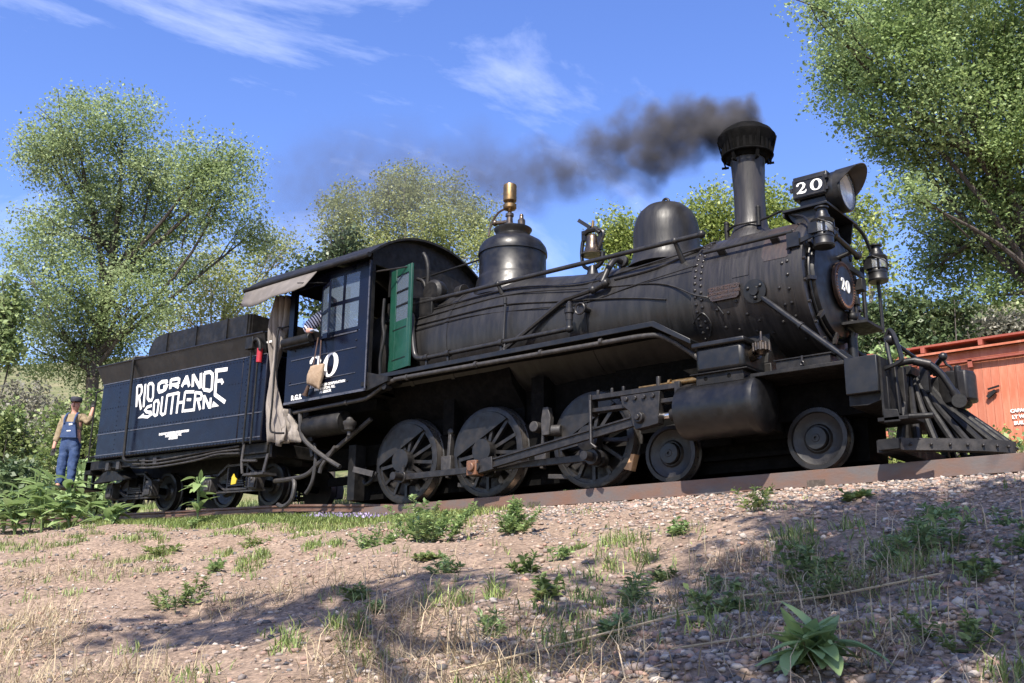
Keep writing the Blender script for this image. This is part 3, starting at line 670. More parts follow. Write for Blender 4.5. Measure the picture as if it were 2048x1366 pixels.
# ---------------- handrails, wires and pipes along the boiler
def rail_run(y, z, x0, x1, posts):
    mb = MB(); mb.cyl((x0, y, z), (x1, y, z), .030, n=12); mb.ball((x1, y, z), .05); mb.ball((x0, y, z), .04)
    for px in posts:
        mb.ball((px, y, z), .042); r, zc = barrel(px); s = 1 if y > 0 else -1
        mb.cyl((px, y, z), (px + .03, s * r * .78, zc + r * .60), .026, .034, 8)
    return mb
rail_run(-.72, 2.825, -1.75, 3.38, (.28, 3.02)).build('handrail', 'boiler_black', LOCO)
rail_run(.72, 2.825, -1.75, 3.38, (.28, 3.02)).build('handrail', 'boiler_black', LOCO)
mb = MB(); mb.cyl((3.40, -.725, 2.59), (4.50, -.725, 2.60), .022, n=10)
for x in (3.62, 4.28): mb.bar((x, -.725, 2.58), (x, -.66, 2.54), .09, .03)
mb.build('smokebox_rail', 'boiler_black', LOCO)
def on_shell(x, a, r=None, e=.012):
    rr, zc = barrel(x) if x < 3.24 else (.78, ZC); rr += e
    return (x, -rr * math.cos(R(a)), zc + rr * math.sin(R(a)))
for pts, rr in (([on_shell(-1.7, 33), on_shell(-.6, 38), on_shell(.5, 42), on_shell(1.6, 37), on_shell(2.4, 46), on_shell(3.3, 52)], .011),
                ([on_shell(-1.7, 24), on_shell(-.5, 30), on_shell(.6, 33), on_shell(1.9, 26), on_shell(2.8, 15), on_shell(3.3, -4), on_shell(3.5, -10), on_shell(3.62, -24)], .010),
                ([on_shell(-1.7, 18), on_shell(-.7, 20), on_shell(.4, 21), on_shell(1.3, 18), on_shell(2.3, 8), on_shell(2.9, -2)], .011),
                ([on_shell(2.1, 33), on_shell(2.7, 36), on_shell(3.1, 50), on_shell(3.4, 58)], .016),
                ([on_shell(-1.6, 12), on_shell(-.2, 16), on_shell(.9, 13), on_shell(1.7, 12), on_shell(2.5, 20), on_shell(3.3, 24)], .008),
                ([on_shell(3.2, -28), on_shell(3.36, -20), on_shell(3.44, -30), on_shell(3.36, -42)], .010)):
    MB().tube(smoothpath(pts, 5), rr, 6).build('boiler_line', 'boiler_black', LOCO)
mb = MB()
mb.tube(smoothpath([(-1.75, -.80, 2.61), (-1.25, -.87, 2.62), (-1.14, -.90, 2.56), (-1.12, -.92, 2.40), (-1.05, -.94, 2.08), (-.98, -.95, 1.95), (-.82, -.96, 1.91)], 6), .040, 10)
mb.cyl((-.84, -.96, 1.91), (1.66, -.93, 1.93), .032, n=10); mb.cyl((1.62, -.93, 1.90), (1.62, -.93, 2.06), .042, n=10); mb.ball((1.62, -.93, 1.93), .052)
for x in (-.78, -.38, .55): mb.cyl((x - .03, -.955, 1.915), (x + .03, -.955, 1.915), .05, n=10); mb.box(x - .015, x + .015, -.97, -.94, 1.76, 1.9)
PIPE = mb.build('injector_pipe', 'boiler_black', LOCO)
mb = MB(); mb.lathe([(2.04, .045), (2.12, .05), (2.13, .062), (2.18, .062), (2.19, .045), (2.25, .045), (2.26, .03), (2.28, .02)], (1.62, -.93, 0), (0, 0, 1), 12); mb.build('check_valve', 'iron_grey', LOCO)
mb = MB(); mb.lathe([(0, .06), (.02, .06), (.03, .04), (.16, .04)], (1.78, -.88, 2.18), (0, 1, 0), 12); mb.tube([(1.76 + .07 * math.cos(a), -.90, 2.17 + .07 * math.sin(a)) for a in np.linspace(0, 2 * math.pi, 17)[:-1]], .012, 6, closed=True); mb.build('valve_wheel', 'iron_grey', LOCO)
mb = MB(); mb.cyl((.55, -.93, 1.74), (.55, -.88, 2.50), .016, n=8); mb.cyl((.55, -.885, 2.46), (.55, -.885, 2.54), .026, n=8); mb.cyl((.6, -.96, 1.78), (.6, -.94, 1.9), .02, n=8); mb.build('reach_post', 'boiler_black', LOCO)
# turret box and pipes ahead of the cab
mb = MB(); mb.prism([(-1.50, 2.62), (-.92, 2.60), (-.92, 2.86), (-1.42, 2.94)], -.74, -.40, 'xz'); mb.lathe([(0, .16), (.05, .19), (.16, .19), (.2, .14)], (-1.0, -.50, 2.97), (0, -1, 0), 18); mb.lathe([(0, .10), (.14, .12)], (-.72, -.42, 2.95), (1, 0, 0), 14)
mb.tube(smoothpath([(-1.22, -.55, 2.92), (-1.24, -.55, 3.10), (-1.3, -.55, 3.22), (-1.42, -.55, 3.28)], 4), .028, 8)
mb.tube(smoothpath([(-1.15, -.62, 2.9), (-1.13, -.62, 3.3), (-1.17, -.62, 3.50), (-1.24, -.62, 3.62)], 4), .036, 8); mb.build('steam_turret', 'dull_black', LOCO, bevel=.01)
mb = MB(); mb.cyl((-1.7, -.2, 3.42), (-.55, -.12, 3.52), .015, n=6); mb.build('whistle_cord_rod', 'dull_black', LOCO)
# ---------------- running boards
for s in (-1, 1):
    mb = MB()
    pl = [(-1.70, 1.755), (2.92, 1.755), (3.40, 1.47), (3.40, 1.43), (2.90, 1.70), (-1.70, 1.70)]
    a, b = (-1.10, -.62) if s < 0 else (.62, 1.10)
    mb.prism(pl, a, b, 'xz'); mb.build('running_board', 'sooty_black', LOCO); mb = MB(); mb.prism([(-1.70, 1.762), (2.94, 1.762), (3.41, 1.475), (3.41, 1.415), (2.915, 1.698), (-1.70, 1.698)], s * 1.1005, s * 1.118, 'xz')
    mb.build('board_edge', 'satin_black', LOCO, bevel=.006)
mb = MB(); P = [(-3.36, -1.10, 1.42), (-2.6, -1.10, 1.43), (-1.9, -1.10, 1.44), (-1.72, -1.10, 1.47), (-1.45, -1.10, 1.58), (-1.25, -1.10, 1.635), (-.9, -1.10, 1.645), (2.0, -1.08, 1.625), (2.82, -1.06, 1.62), (3.05, -1.02, 1.56), (3.32, -.95, 1.36), (3.42, -.90, 1.25)]
mb.tube(smoothpath(P, 4), .030, 10)
for x in (-2.2, -1.0, .25, 1.3, 2.2): mb.cyl((x - .02, -1.10 if x < .5 else -1.085, 1.64 if x > -1.2 else 1.436), (x + .02, -1.10 if x < .5 else -1.085, 1.64 if x > -1.2 else 1.436), .042, n=10)
mb.build('air_pipe', 'road_grime', LOCO)
# ---------------- cab
CAB = MB().box(-3.49, -1.72, -1.19, 1.19, 1.53, 1.57).build('cab', 'dull_black', LOCO)
def roofz(y): return 3.46 + .54 * (1 - (abs(y) / 1.36) ** 2.2)
for s in (-1, 1):
    mb = MB(); a, b = (s * 1.20, s * 1.165)
    a, b = min(a, b), max(a, b)
    for (x0, x1, z0, z1) in ((-3.49, -1.72, 1.53, 2.44), (-3.49, -3.38, 2.44, 3.46), (-2.74, -2.64, 2.44, 3.46), (-1.90, -1.72, 2.44, 3.46), (-3.38, -2.74, 3.30, 3.46), (-2.64, -1.90, 3.40, 3.46)): mb.box(x0, x1, a, b, z0, z1)
    SIDE = mb.build('side_wall', 'navy_paint', CAB)
    if s < 0: NEARSIDE = SIDE
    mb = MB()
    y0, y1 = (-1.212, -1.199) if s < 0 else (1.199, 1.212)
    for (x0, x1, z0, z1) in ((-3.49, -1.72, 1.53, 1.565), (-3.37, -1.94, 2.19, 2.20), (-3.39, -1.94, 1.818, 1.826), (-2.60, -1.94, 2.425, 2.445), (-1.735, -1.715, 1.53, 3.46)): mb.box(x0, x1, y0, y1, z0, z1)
    mb.build('moulding', 'moulding_highlight', SIDE)
    # glazed sash: four panes
    mb = MB()
    ya, yb = (-1.195, -1.172) if s < 0 else (1.172, 1.195)
    for x in (-2.62, -2.27, -1.92): mb.box(x - .025, x + .025, ya, yb, 2.46, 3.39)
    for z in (2.485, 2.93, 3.37): mb.box(-2.62, -1.92, ya + .001, yb - .001, z - .025, z + .025)
    SASH = mb.build('window', 'navy_paint', SIDE)
    for i in range(2):
        for j in range(2):
            MB().box(-2.595 + .35 * i, -2.295 + .35 * i, ya + .008, yb - .010, 2.51 + .445 * j, 2.905 + .44 * j).build('pane', 'window_glass', SIDE)
# rivets and hardware on near side
mb = MB(); bolts = [(-3.3, 2.34), (-2.9, 2.34), (-3.38, 1.86), (-2.1, 1.72), (-3.25, 1.65), (-1.95, 2.3)]
for x, z in bolts: mb.ball((x, -1.203, z), .014, 8, 5)
mb.build('bolts', 'navy_paint', NEARSIDE)
mb = MB(); F0 = lambda x, z, d: (x + (z - 2.0) * .10, -1.2015 - d, z)
digits20(mb, -2.97, 1.835, .64, .36, F0, .003, .06); mb.build('digits', 'white_paint', NEARSIDE)
RX = Matrix.Rotation(R(90), 4, 'X')
for i, t in enumerate(('RAILWAY SUPPLIES CORPORATION', 'FARMINGTON, NC.', 'AS LESSOR')):
    text_mesh(t, .052, 'white_paint', Matrix.Translation((-2.56 + (.0, -.02, .0)[i], -1.2015, 1.715 - .052 * i)) @ RX, 'lettering', .0012, NEARSIDE, .0022)
text_mesh('R.G.S.', .10, 'white_paint', Matrix.Translation((-3.205, -1.2015, 1.585)) @ RX, 'lettering', .0012, NEARSIDE, .005)
# front and rear walls
mb = MB()
for (y0, y1, z0, z1) in ((-1.165, -1.10, 1.53, 3.5), (-1.10, -.80, 1.53, 1.80), (-1.10, -.80, 3.42, 3.5), (-.80, .80, 2.9, 3.5), (-.80, -.62, 1.53, 3.0), (.62, 1.165, 1.53, 3.5), (-.62, .62, 1.53, 2.95)): mb.box(-1.755, -1.72, y0, y1, z0, z1)
yy = np.linspace(-1.165, 1.165, 15)
mb.prism([(y, roofz(y) - .02) for y in yy] + [(1.165, 3.5), (-1.165, 3.5)], -1.755, -1.72, 'yz'); mb.build('front_wall', 'dull_black', CAB)
mb = MB(); mb.prism([(-1.165, 1.53), (-1.06, 1.53), (-1.06, 3.46), (-1.165, 3.46)], -3.49, -3.46, 'yz'); mb.prism([(1.06, 1.53), (1.165, 1.53), (1.165, 3.46), (1.06, 3.46)], -3.49, -3.46, 'yz')
mb.prism([(y, roofz(y) - .02) for y in yy] + [(1.165, 3.30), (-1.165, 3.30)], -3.49, -3.46, 'yz'); mb.build('rear_wall', 'dull_black', CAB)
mb = MB(); mb.box(-1.80, -1.70, -1.21, -1.12, 1.60, 1.66); mb.prism([(-1.72, 1.53), (-1.30, 1.62), (-1.30, 1.68), (-1.72, 1.80)], -1.18, -.9, 'xz'); mb.cyl((-1.40, -1.15, 1.56), (-1.40, -1.03, 1.56), .045, n=10); mb.build('cab_corner_casting', 'dull_black', CAB)
# roof: bent sheet with a rolled drip edge
mb = MB(); ys = np.linspace(-1.36, 1.36, 25); q = []
for x in (-4.45, -1.60):
    for y in ys: q += [(x, y, roofz(y)), (x, y, roofz(y) + .035)]
n = len(ys) * 2; fs = []
for i in range(len(ys) - 1):
    a = 2 * i; fs += [(a, a + 2, n + a + 2, n + a), (a + 1, n + a + 1, n + a + 3, a + 3), (a, a + 1, a + 3, a + 2), (n + a, n + a + 2, n + a + 3, n + a + 1)]
fs += [(0, n, n + 1, 1), (n - 2, n - 1, 2 * n - 1, 2 * n - 2)]
mb.add(q, fs); ROOF = mb.build('roof', 'dull_black', CAB)
mb = MB()
for s in (-1, 1): mb.tube([(-4.46, s * 1.36, 3.475), (-1.59, s * 1.36, 3.475)], .038, 10)
mb.build('drip_edge', 'dull_black', ROOF)
mb = MB(); mb.box(-3.1, -2.3, -.45, .45, 4.0, 4.07); mb.build('roof_hatch', 'dull_black', ROOF, bevel=.01)
mb = MB(); mb.box(-1.76, -1.74, -.7, .7, 2.2, 2.9); mb.lathe([(0, .62), (.02, .62)], (-1.95, 0, 2.2), (1, 0, 0), 30); mb.box(-3.4, -3.1, .5, 1.0, 1.57, 2.3); mb.build('backhead', 'cab_inside', CAB)
# green front door swung open, with its glazing and stay
hinge = Vector((-1.60, -.875, 0)); free = Vector((-1.06, -1.005, 0)); dv = (free - hinge); W = dv.length; dv.normalize(); nv = Vector((dv.y, -dv.x, 0))
def doorbox(mb, u0, u1, z0, z1, t0=-.018, t1=.018):
    q = []
    for z in (z0, z1):
        q += [hinge + dv * u0 + nv * t0 + Vector((0, 0, z)), hinge + dv * u1 + nv * t0 + Vector((0, 0, z)), hinge + dv * u1 + nv * t1 + Vector((0, 0, z)), hinge + dv * u0 + nv * t1 + Vector((0, 0, z))]
    mb.hexa(q)
mb = MB()
for a in ((0, .15, 1.83, 3.33), (W - .075, W, 1.83, 3.33), (.15, W - .075, 1.83, 2.54), (.15, W - .075, 3.22, 3.33)): doorbox(mb, *a)
GD = mb.build('cab_door', 'cab_green', CAB, bevel=.004)
mb = MB(); doorbox(mb, .15, W - .075, 2.54, 3.22, -.004, .004); mb.build('pane', 'window_glass', GD)
mb = MB()
for z in (2.77, 2.98): doorbox(mb, .145, W - .07, z - .012, z + .012, -.012, .012)
for z in (2.42, 1.98): doorbox(mb, .10, W - .10, z - .006, z + .006, -.022, .022)
mb.build('door_bars', 'satin_black', GD)
mb = MB(); mb.cyl((-1.72, -1.12, 3.30), (-1.18, -.99, 3.30), .012, n=6); mb.build('door_stay', 'iron_grey', CAB)
mb = MB()
for k, (xx, yy_) in enumerate(((-1.60, -1.02), (-1.56, -1.06), (-1.64, -.99))): mb.tube(smoothpath([(xx, yy_, 1.62), (xx - .02, yy_ - .01, 2.0), (xx + .03, yy_, 2.3), (xx - .04, yy_ + .03, 2.55), (xx - .06, yy_ + .06, 2.9)], 4), .022, 8)
mb.build('lubricator_pipes', 'dull_black', CAB)
# side window wind-wing, armrest, awning, curtain
mb = MB()
A_ = Vector((-2.70, -1.225, 0)); B_ = Vector((-2.38, -1.365, 0))
for z in (2.43, 2.80, 3.20): mb.bar(A_ + Vector((0, 0, z)), B_ + Vector((0, 0, z)), .02, .045)
for q_ in (A_, B_): mb.bar(q_ + Vector((0, 0, 2.41)), q_ + Vector((0, 0, 3.22)), .022, .045, (B_ - A_))
mb.box(-2.46, -2.36, -1.40, -1.33, 2.36, 2.43)
WW = mb.build('wind_wing', 'navy_paint', CAB)
mb = MB(); m_ = A_.lerp(B_, .5); mb.bar(m_ + Vector((0, 0, 2.43)), m_ + Vector((0, 0, 3.2)), .006, (B_ - A_).length, (B_ - A_)); mb.build('pane', 'window_glass', WW)
mb = MB(); mb.cyl((-3.50, -1.27, 2.47), (-2.86, -1.27, 2.47), .075, n=14); mb.box(-3.49, -2.87, -1.30, -1.19, 2.38, 2.45); mb.build('armrest', 'dull_black', CAB, bevel=.01)
mb = MB(); q = []
rows = 5; cols = 9
for i in range(rows):
    for j in range(cols):
        u = j / (cols - 1); v = i / (rows - 1)
        x = -4.42 + u * 1.72 + .06 * v * u; sag = .05 * math.sin(math.pi * u) * v + .02 * math.sin(9 * u) * v
        y = -1.37 - .28 * v * (0.30 + .70 * sstep(.1, .8, u)); z = 3.45 - v * (.26 + .05 * u) - sag
        q.append((x, float(y), float(z)))
fs = [(i * cols + j, i * cols + j + 1, (i + 1) * cols + j + 1, (i + 1) * cols + j) for i in range(rows - 1) for j in range(cols - 1)]
mb.add(q, fs); AW = mb.build('awning', 'awning_cloth', CAB, sharp=180); so = AW.modifiers.new('thick', 'SOLIDIFY'); so.thickness = .012
mb = MB(); mb.cyl((-2.66, -1.20, 3.30), (-2.78, -1.66, 3.20), .008, n=6); mb.cyl((-4.40, -1.19, 3.28), (-4.38, -1.5, 3.2), .008, n=6); mb.build('awning_rod', 'iron_grey', AW)
# curtain: gathered canvas between cab and tender
mb = MB(); rows = 24; cols = 27; q = []
for i in range(rows):
    v = i / (rows - 1)
    for j in range(cols):
        u = j / (cols - 1)
        wd = .25 + .15 * sstep(.55, 1, v) + .04 * math.sin(7 * v); xx = -3.88 - .05 * math.sin(5 * v) - .18 * v * v + .10 * sstep(.7, 1, v) + wd * u
        yy_ = -1.14 - (.055 + .03 * math.sin(6 * v)) * math.sin(u * 21 + 2.2 * math.sin(4 * v + 1)) * (1 - .3 * v) - .05 * math.sin(v * 9 + u * 4)
        q.append((float(xx), float(yy_), 3.30 - v * 2.32 + .04 * math.sin(u * 8) * v))
fs = [(i * cols + j, i * cols + j + 1, (i + 1) * cols + j + 1, (i + 1) * cols + j) for i in range(rows - 1) for j in range(cols - 1)]
mb.add(q, fs); CU = mb.build('curtain', 'canvas', CAB, sharp=180); so = CU.modifiers.new('thick', 'SOLIDIFY'); so.thickness = .01
mb = MB(); mb.tube(smoothpath([(-3.62, -1.21, 2.72), (-3.66, -1.26, 2.74), (-3.67, -1.27, 2.4), (-3.68, -1.27, 1.6), (-3.70, -1.26, 1.2), (-3.60, -1.25, 1.12), (-3.42, -1.22, 1.10)], 5), .016, 8); mb.cyl((-3.66, -1.26, 2.74), (-3.50, -1.2, 2.76), .014, n=8); mb.build('cab_grab_rail', 'dull_black', CAB)
# second curtain piece hanging lower, folded
mb = MB(); q = []; rows = 12; cols = 13
for i in range(rows):
    v = i / (rows - 1)
    for j in range(cols):
        u = j / (cols - 1)
        q.append((-3.60 + (.12 + .24 * v) * u, -1.07 - .05 * math.sin(u * 9 + 3 * v) - .03 * math.sin(v * 14 + u * 5), 1.50 - .52 * v))
fs = [(i * cols + j, i * cols + j + 1, (i + 1) * cols + j + 1, (i + 1) * cols + j) for i in range(rows - 1) for j in range(cols - 1)]
mb.add(q, fs); C2 = mb.build('curtain', 'canvas', CAB, sharp=180); so = C2.modifiers.new('thick', 'SOLIDIFY'); so.thickness = .01
# ---------------- cylinders, valve chests, motion
def cylinder_set(s):
    y = s * .90
    mb = MB(); mb.lathe([(3.20, .20), (3.20, .30), (3.26, .315), (4.05, .315), (4.07, .325), (4.11, .325), (4.15, .315), (4.20, .26), (4.225, .15), (4.23, 0)], (0, y, .695), XAX, 36)
    c = mb.build('cylinder', 'satin_black', LOCO, sharp=30)
    mb = MB(); mb.lathe([(3.02, .07), (3.10, .075), (3.12, .16), (3.20, .165)], (0, y, .695), XAX, 20); mb.build('cylinder_gland', 'dull_black', c)
    mb = MB(); mb.box(3.46, 4.03, s * .62, s * 1.11, .93, 1.055); mb.box(3.40, 4.09, s * .62, s * 1.145, 1.045, 1.062)
    mb.build('chest_base', 'dull_black', c, bevel=.008)
    mb = MB()
    for x in (3.58, 3.86): mb.cyl((x, s * 1.112, 1.0), (x, s * 1.06, 1.0), .024, n=12)
    mb.build('port_hole', 'sooty_black', c)
    mb = MB(); mb.box(3.46, 4.04, s * .55, s * 1.12, 1.062, 1.36); mb.build('valve_chest', 'satin_black', c, bevel=.05)
    mb = MB(); mb.box(3.43, 4.07, s * .52, s * 1.15, 1.345, 1.405); mb.build('chest_lid', 'satin_black', c, bevel=.018)
    mb = MB(); mb.cyl((3.05, y, 1.06), (3.44, y, 1.06), .035, n=10); mb.cyl((2.6, y, 1.06), (3.1, y, 1.06), .018, n=8); mb.cyl((3.0, y, 1.06), (3.03, y, 1.06), .05, n=8); mb.build('valve_stem', 'brass', c)
    # crosshead and guide bars
    g = MB(); g.box(1.95, 3.16, s * .84, s * .96, .985, 1.045); g.box(1.95, 3.16, s * .84, s * .96, .835, .885); g.box(1.93, 1.965, s * .82, s * .98, .80, 1.05)
    for x in (2.02, 2.22, 2.38): g.cyl((x, y, 1.04), (x, y, 1.11), .022, n=8)
    g.cyl((2.86, y, 1.04), (2.86, y, 1.16), .03, n=8); g.cyl((2.32, y - .03, 1.06), (2.32, y + .03, 1.06), .0, .0, 3)
    g.tube([(1.965, s * .99, .98), (1.972, s * .99, .46), (2.05, s * .99, .40)], .022, 8); g.box(3.10, 3.17, s * .72, s * .97, .82, 1.06)
    gd = g.build('guide_bars', 'iron_grey', LOCO, bevel=.006)
    mb = MB(); mb.prism([(2.40, .97), (2.93, .97), (2.90, .60), (2.78, .58), (2.60, .56), (2.56, .62), (2.52, .78), (2.42, .86)], s * .88, s * 1.0, 'xz')
    for k in range(4): mb.cyl((2.48 + .12 * k, s * 1.0, .925), (2.48 + .12 * k, s * 1.025, .925), .028, n=8)
    mb.cyl((2.66, s * .98, .69), (2.66, s * 1.05, .69), .075, .06, 16); mb.cyl((2.66, s * 1.04, .69), (2.66, s * 1.08, .69), .035, n=8)
    mb.build('crosshead', 'iron_grey', LOCO, bevel=.006)
    MB().cyl((2.86, y, .695), (3.14, y, .695), .038, n=14).build('piston_rod', 'bright_steel', LOCO)
cylinder_set(-1); cylinder_set(1)
mb = MB(); mb.lathe([(0, .035), (.03, .05), (.05, .085), (.12, .085), (.14, .05), (.16, .02), (.26, .012)], (4.19, -.98, 1.20), (0, 0, 1), 12)
for k in range(10):
    a = 2 * math.pi * k / 10; mb.cyl((4.19 + .088 * math.cos(a), -.98 + .088 * math.sin(a), 1.24), (4.19 + .088 * math.cos(a), -.98 + .088 * math.sin(a), 1.33), .014, n=6)
mb.cyl((4.04, -.92, 1.22), (4.12, -.95, 1.24), .07, n=12); mb.build('relief_valve', 'bell_bronze', LOCO)
# saddle under the smokebox
mb = MB(); mb.box(3.4, 4.12, -.62, .62, .45, 1.20); mb.prism([(-.62, 1.2), (.62, 1.2), (.50, 1.62), (-.50, 1.62)], 3.45, 4.08, 'yz'); mb.build('saddle', 'dull_black', LOCO, bevel=.01)
# frames, firebox, ash pan (between the wheels)
mb = MB()
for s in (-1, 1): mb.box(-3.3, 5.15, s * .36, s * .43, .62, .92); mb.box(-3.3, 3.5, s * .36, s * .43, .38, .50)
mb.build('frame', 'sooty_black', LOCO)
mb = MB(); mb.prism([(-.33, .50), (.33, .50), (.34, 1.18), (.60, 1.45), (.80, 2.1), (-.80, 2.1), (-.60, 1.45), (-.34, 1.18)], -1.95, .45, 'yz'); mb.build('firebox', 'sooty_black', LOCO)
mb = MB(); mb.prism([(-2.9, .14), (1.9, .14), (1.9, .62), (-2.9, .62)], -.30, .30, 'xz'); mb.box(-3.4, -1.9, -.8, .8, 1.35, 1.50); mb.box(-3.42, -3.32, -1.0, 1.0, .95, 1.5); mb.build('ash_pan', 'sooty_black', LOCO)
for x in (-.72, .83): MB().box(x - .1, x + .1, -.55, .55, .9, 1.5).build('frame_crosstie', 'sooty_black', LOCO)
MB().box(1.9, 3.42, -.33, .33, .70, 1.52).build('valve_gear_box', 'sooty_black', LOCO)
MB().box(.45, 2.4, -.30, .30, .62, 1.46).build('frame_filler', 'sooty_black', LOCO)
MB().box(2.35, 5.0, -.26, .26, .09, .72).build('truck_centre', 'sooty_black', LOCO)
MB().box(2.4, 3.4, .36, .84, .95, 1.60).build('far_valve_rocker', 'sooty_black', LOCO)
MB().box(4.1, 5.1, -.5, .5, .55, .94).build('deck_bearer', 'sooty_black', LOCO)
# ---------------- wheels
def driver(x, s, r=.597, ph=math.atan2(-.255, .13)):
    y = s * .56
    hub = MB(); hub.cyl((0, s * .06, 0), (0, -s * .12, 0), .155, n=28) if False else hub.lathe([(-.06, .13), (.10, .16), (.125, .155), (.128, 0)], (0, 0, 0), (0, s, 0), 28)
    px, pz = .286 * math.cos(ph), .286 * math.sin(ph)
    hub.prism([(math.cos(ph + k) * .15, math.sin(ph + k) * .15) for k in (1.2, 1.8, -1.8 + 2 * math.pi, -1.2 + 2 * math.pi)][::-1] + [(px + .1 * math.cos(ph - .9), pz + .1 * math.sin(ph - .9)), (px + .1 * math.cos(ph + .9), pz + .1 * math.sin(ph + .9))], s * -.02, s * .085, 'xz')
    hub.cyl((px, s * -.02, pz), (px, s * .09, pz), .105, n=20)
    me = hub.mesh('driving_wheel', 'wheel_black'); w = link('driving_wheel', me, LOCO, (x, y, r))
    t = MB(); t.lathe([(-.165, r - .10), (-.165, r + .028), (-.14, r + .03), (-.12, r + .004), (0, r), (.004, r - .012), (.004, r - .062), (-.014, r - .066), (-.014, r - .105), (-.15, r - .11)], (0, 0, 0), (0, s, 0), 56); ty = t.mesh('tyre', 'wheel_black'); link('tyre', ty, w)
    tr = MB(); tr.lathe([(-.118, r + .0055), (-.006, r + .0015)], (0, 0, 0), (0, s, 0), 56, caps=False); link('tread', tr.mesh('tread', 'tread_steel'), w)
    sp = MB(); sp.bar((.12, 0, 0), (r - .09, 0, 0), .05, .045, (0, 0, 1)); sme = sp.mesh('spoke', 'wheel_black')
    for k in range(13): link('spoke', sme, w, (0, -s * .03, 0), (0, 2 * math.pi * k / 13 + .1, 0))
    cw = MB(); ca = ph + math.pi; ro = r - .068; pts = [(ro * math.cos(ca + t_), ro * math.sin(ca + t_)) for t_ in np.linspace(-1.16, 1.16, 18)]
    cw.prism(pts, -s * .06, s * .022, 'xz'); link('counterweight', cw.mesh('counterweight', 'wheel_black'), w)
    pin = MB(); pin.cyl((px, 0, pz), (px, s * .38, pz), .055, n=16); link('crank_pin', pin.mesh('crank_pin', 'iron_grey'), w)
    return w
DX = (-1.5036, 0.0, 1.6968)
for s in (-1, 1):
    for x in DX: driver(x, s)
for x in DX: MB().cyl((x, -.5, .597), (x, .5, .597), .09, n=14).build('axle', 'sooty_black', LOCO)
def lead(x, s, r=.33):
    y = s * .54
    m_ = MB(); m_.lathe([(-.13, r - .05), (-.13, r + .026), (-.105, r + .027), (-.09, r + .003), (0, r), (.003, r - .045), (-.02, r - .055), (-.045, r - .12), (-.045, r - .17), (-.02, .14)], (0, 0, 0), (0, s, 0), 44)
    w = link('leading_wheel', m_.mesh('leading_wheel', 'wheel_black', sharp=25), LOCO, (x, y, r))
    h = MB(); h.lathe([(-.06, .135), (.015, .125), (.03, .115), (.032, .045), (.038, .04), (.038, .018), (.02, .012), (.02, 0)], (0, 0, 0), (0, s, 0), 28); link('hub', h.mesh('hub', 'satin_black', sharp=25), w)
    tr = MB(); tr.lathe([(-.088, r + .0045), (-.004, r + .0015)], (0, 0, 0), (0, s, 0), 44, caps=False); link('tread', tr.mesh('tread', 'tread_steel'), w)
for s in (-1, 1):
    for x in (2.7675, 4.5531): lead(x, s)
mb = MB()
for x in (2.7675, 4.5531): mb.cyl((x, -.5, .33), (x, .5, .33), .07, n=12)
for s in (-1, 1): mb.box(2.5, 4.85, s * .30, s * .36, .40, .60); mb.box(2.65, 2.9, s * .28, s * .40, .2, .55); mb.box(4.43, 4.68, s * .28, s * .40, .2, .55); mb.bar((2.7, s * .33, .25), (4.6, s * .33, .25), .05, .05)
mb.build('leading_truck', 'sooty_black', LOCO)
# side rods and main rod
PX, PZ = .13, .597 - .255
def rod(a, b, h, w, y, boss, m='iron_grey', name='side_rod'):
    mb = MB(); mb.bar((a[0], y, a[1]), (b[0], y, b[1]), w, h)
    for p, br in ((a, boss[0]), (b, boss[1])):
        mb.cyl((p[0], y - .045, p[1]), (p[0], y + .045, p[1]), br, n=20)
        mb.cyl((p[0], y - .06, p[1]), (p[0], y, p[1]), br * .55, n=12)
    return mb.build(name, m, LOCO, bevel=.006)
for s in (-1, 1):
    ys_ = s * .74
    rod((DX[0] + PX, PZ), (DX[1] + PX, PZ), .085, .045, ys_, (.085, .10)); rod((DX[1] + PX, PZ), (DX[2] + PX, PZ), .085, .045, ys_ + s * .002, (.10, .095))
    mb = MB(); A = Vector((DX[1] + PX, s * .87, PZ)); B = Vector((2.66, s * .93, .69)); d = (B - A).normalized()
    # I-section main rod, deeper at the crosshead
    mb.bar(A + d * .12, B - d * .05, .014, .10); up = Vector((0, s * 1.0, 0)).cross(d).normalized() * (1 if s > 0 else 1)
    upv = Vector((-d.z, 0, d.x)).normalized()
    for k in (-1, 1): mb.bar(A + d * .12 + upv * k * .048, B - d * .05 + upv * k * .048, .055, .022)
    mb.box(A.x - .13, A.x - .01, s * .80, s * .94, PZ - .11, PZ + .10) if s < 0 else mb.box(A.x - .13, A.x - .01, .80, .94, PZ - .11, PZ + .10)
    mr = mb.build('main_rod', 'iron_grey', LOCO, bevel=.004)
    mb = MB(); mb.bar(A + d * .0, A + d * .26, .08, .17); mb.build('strap', 'iron_grey', mr, bevel=.006)
    mb = MB(); mb.box(A.x - .15, A.x + .02, min(s * .79, s * .95), max(s * .79, s * .95), PZ - .105, PZ + .09); mb.cyl((A.x - .06, s * .93, PZ), (A.x - .06, s * .99, PZ), .06, n=12); mb.build('brass_bearing', 'copper_rust', mr, bevel=.012)
    # oil cups on the rods
    mb = MB()
    for x in DX[:1]: mb.lathe([(0, .03), (.05, .03), (.06, .015), (.09, .015)], (x + PX, ys_, PZ + .08), (0, 0, 1), 10)
    mb.build('oil_cup', 'iron_grey', LOCO)
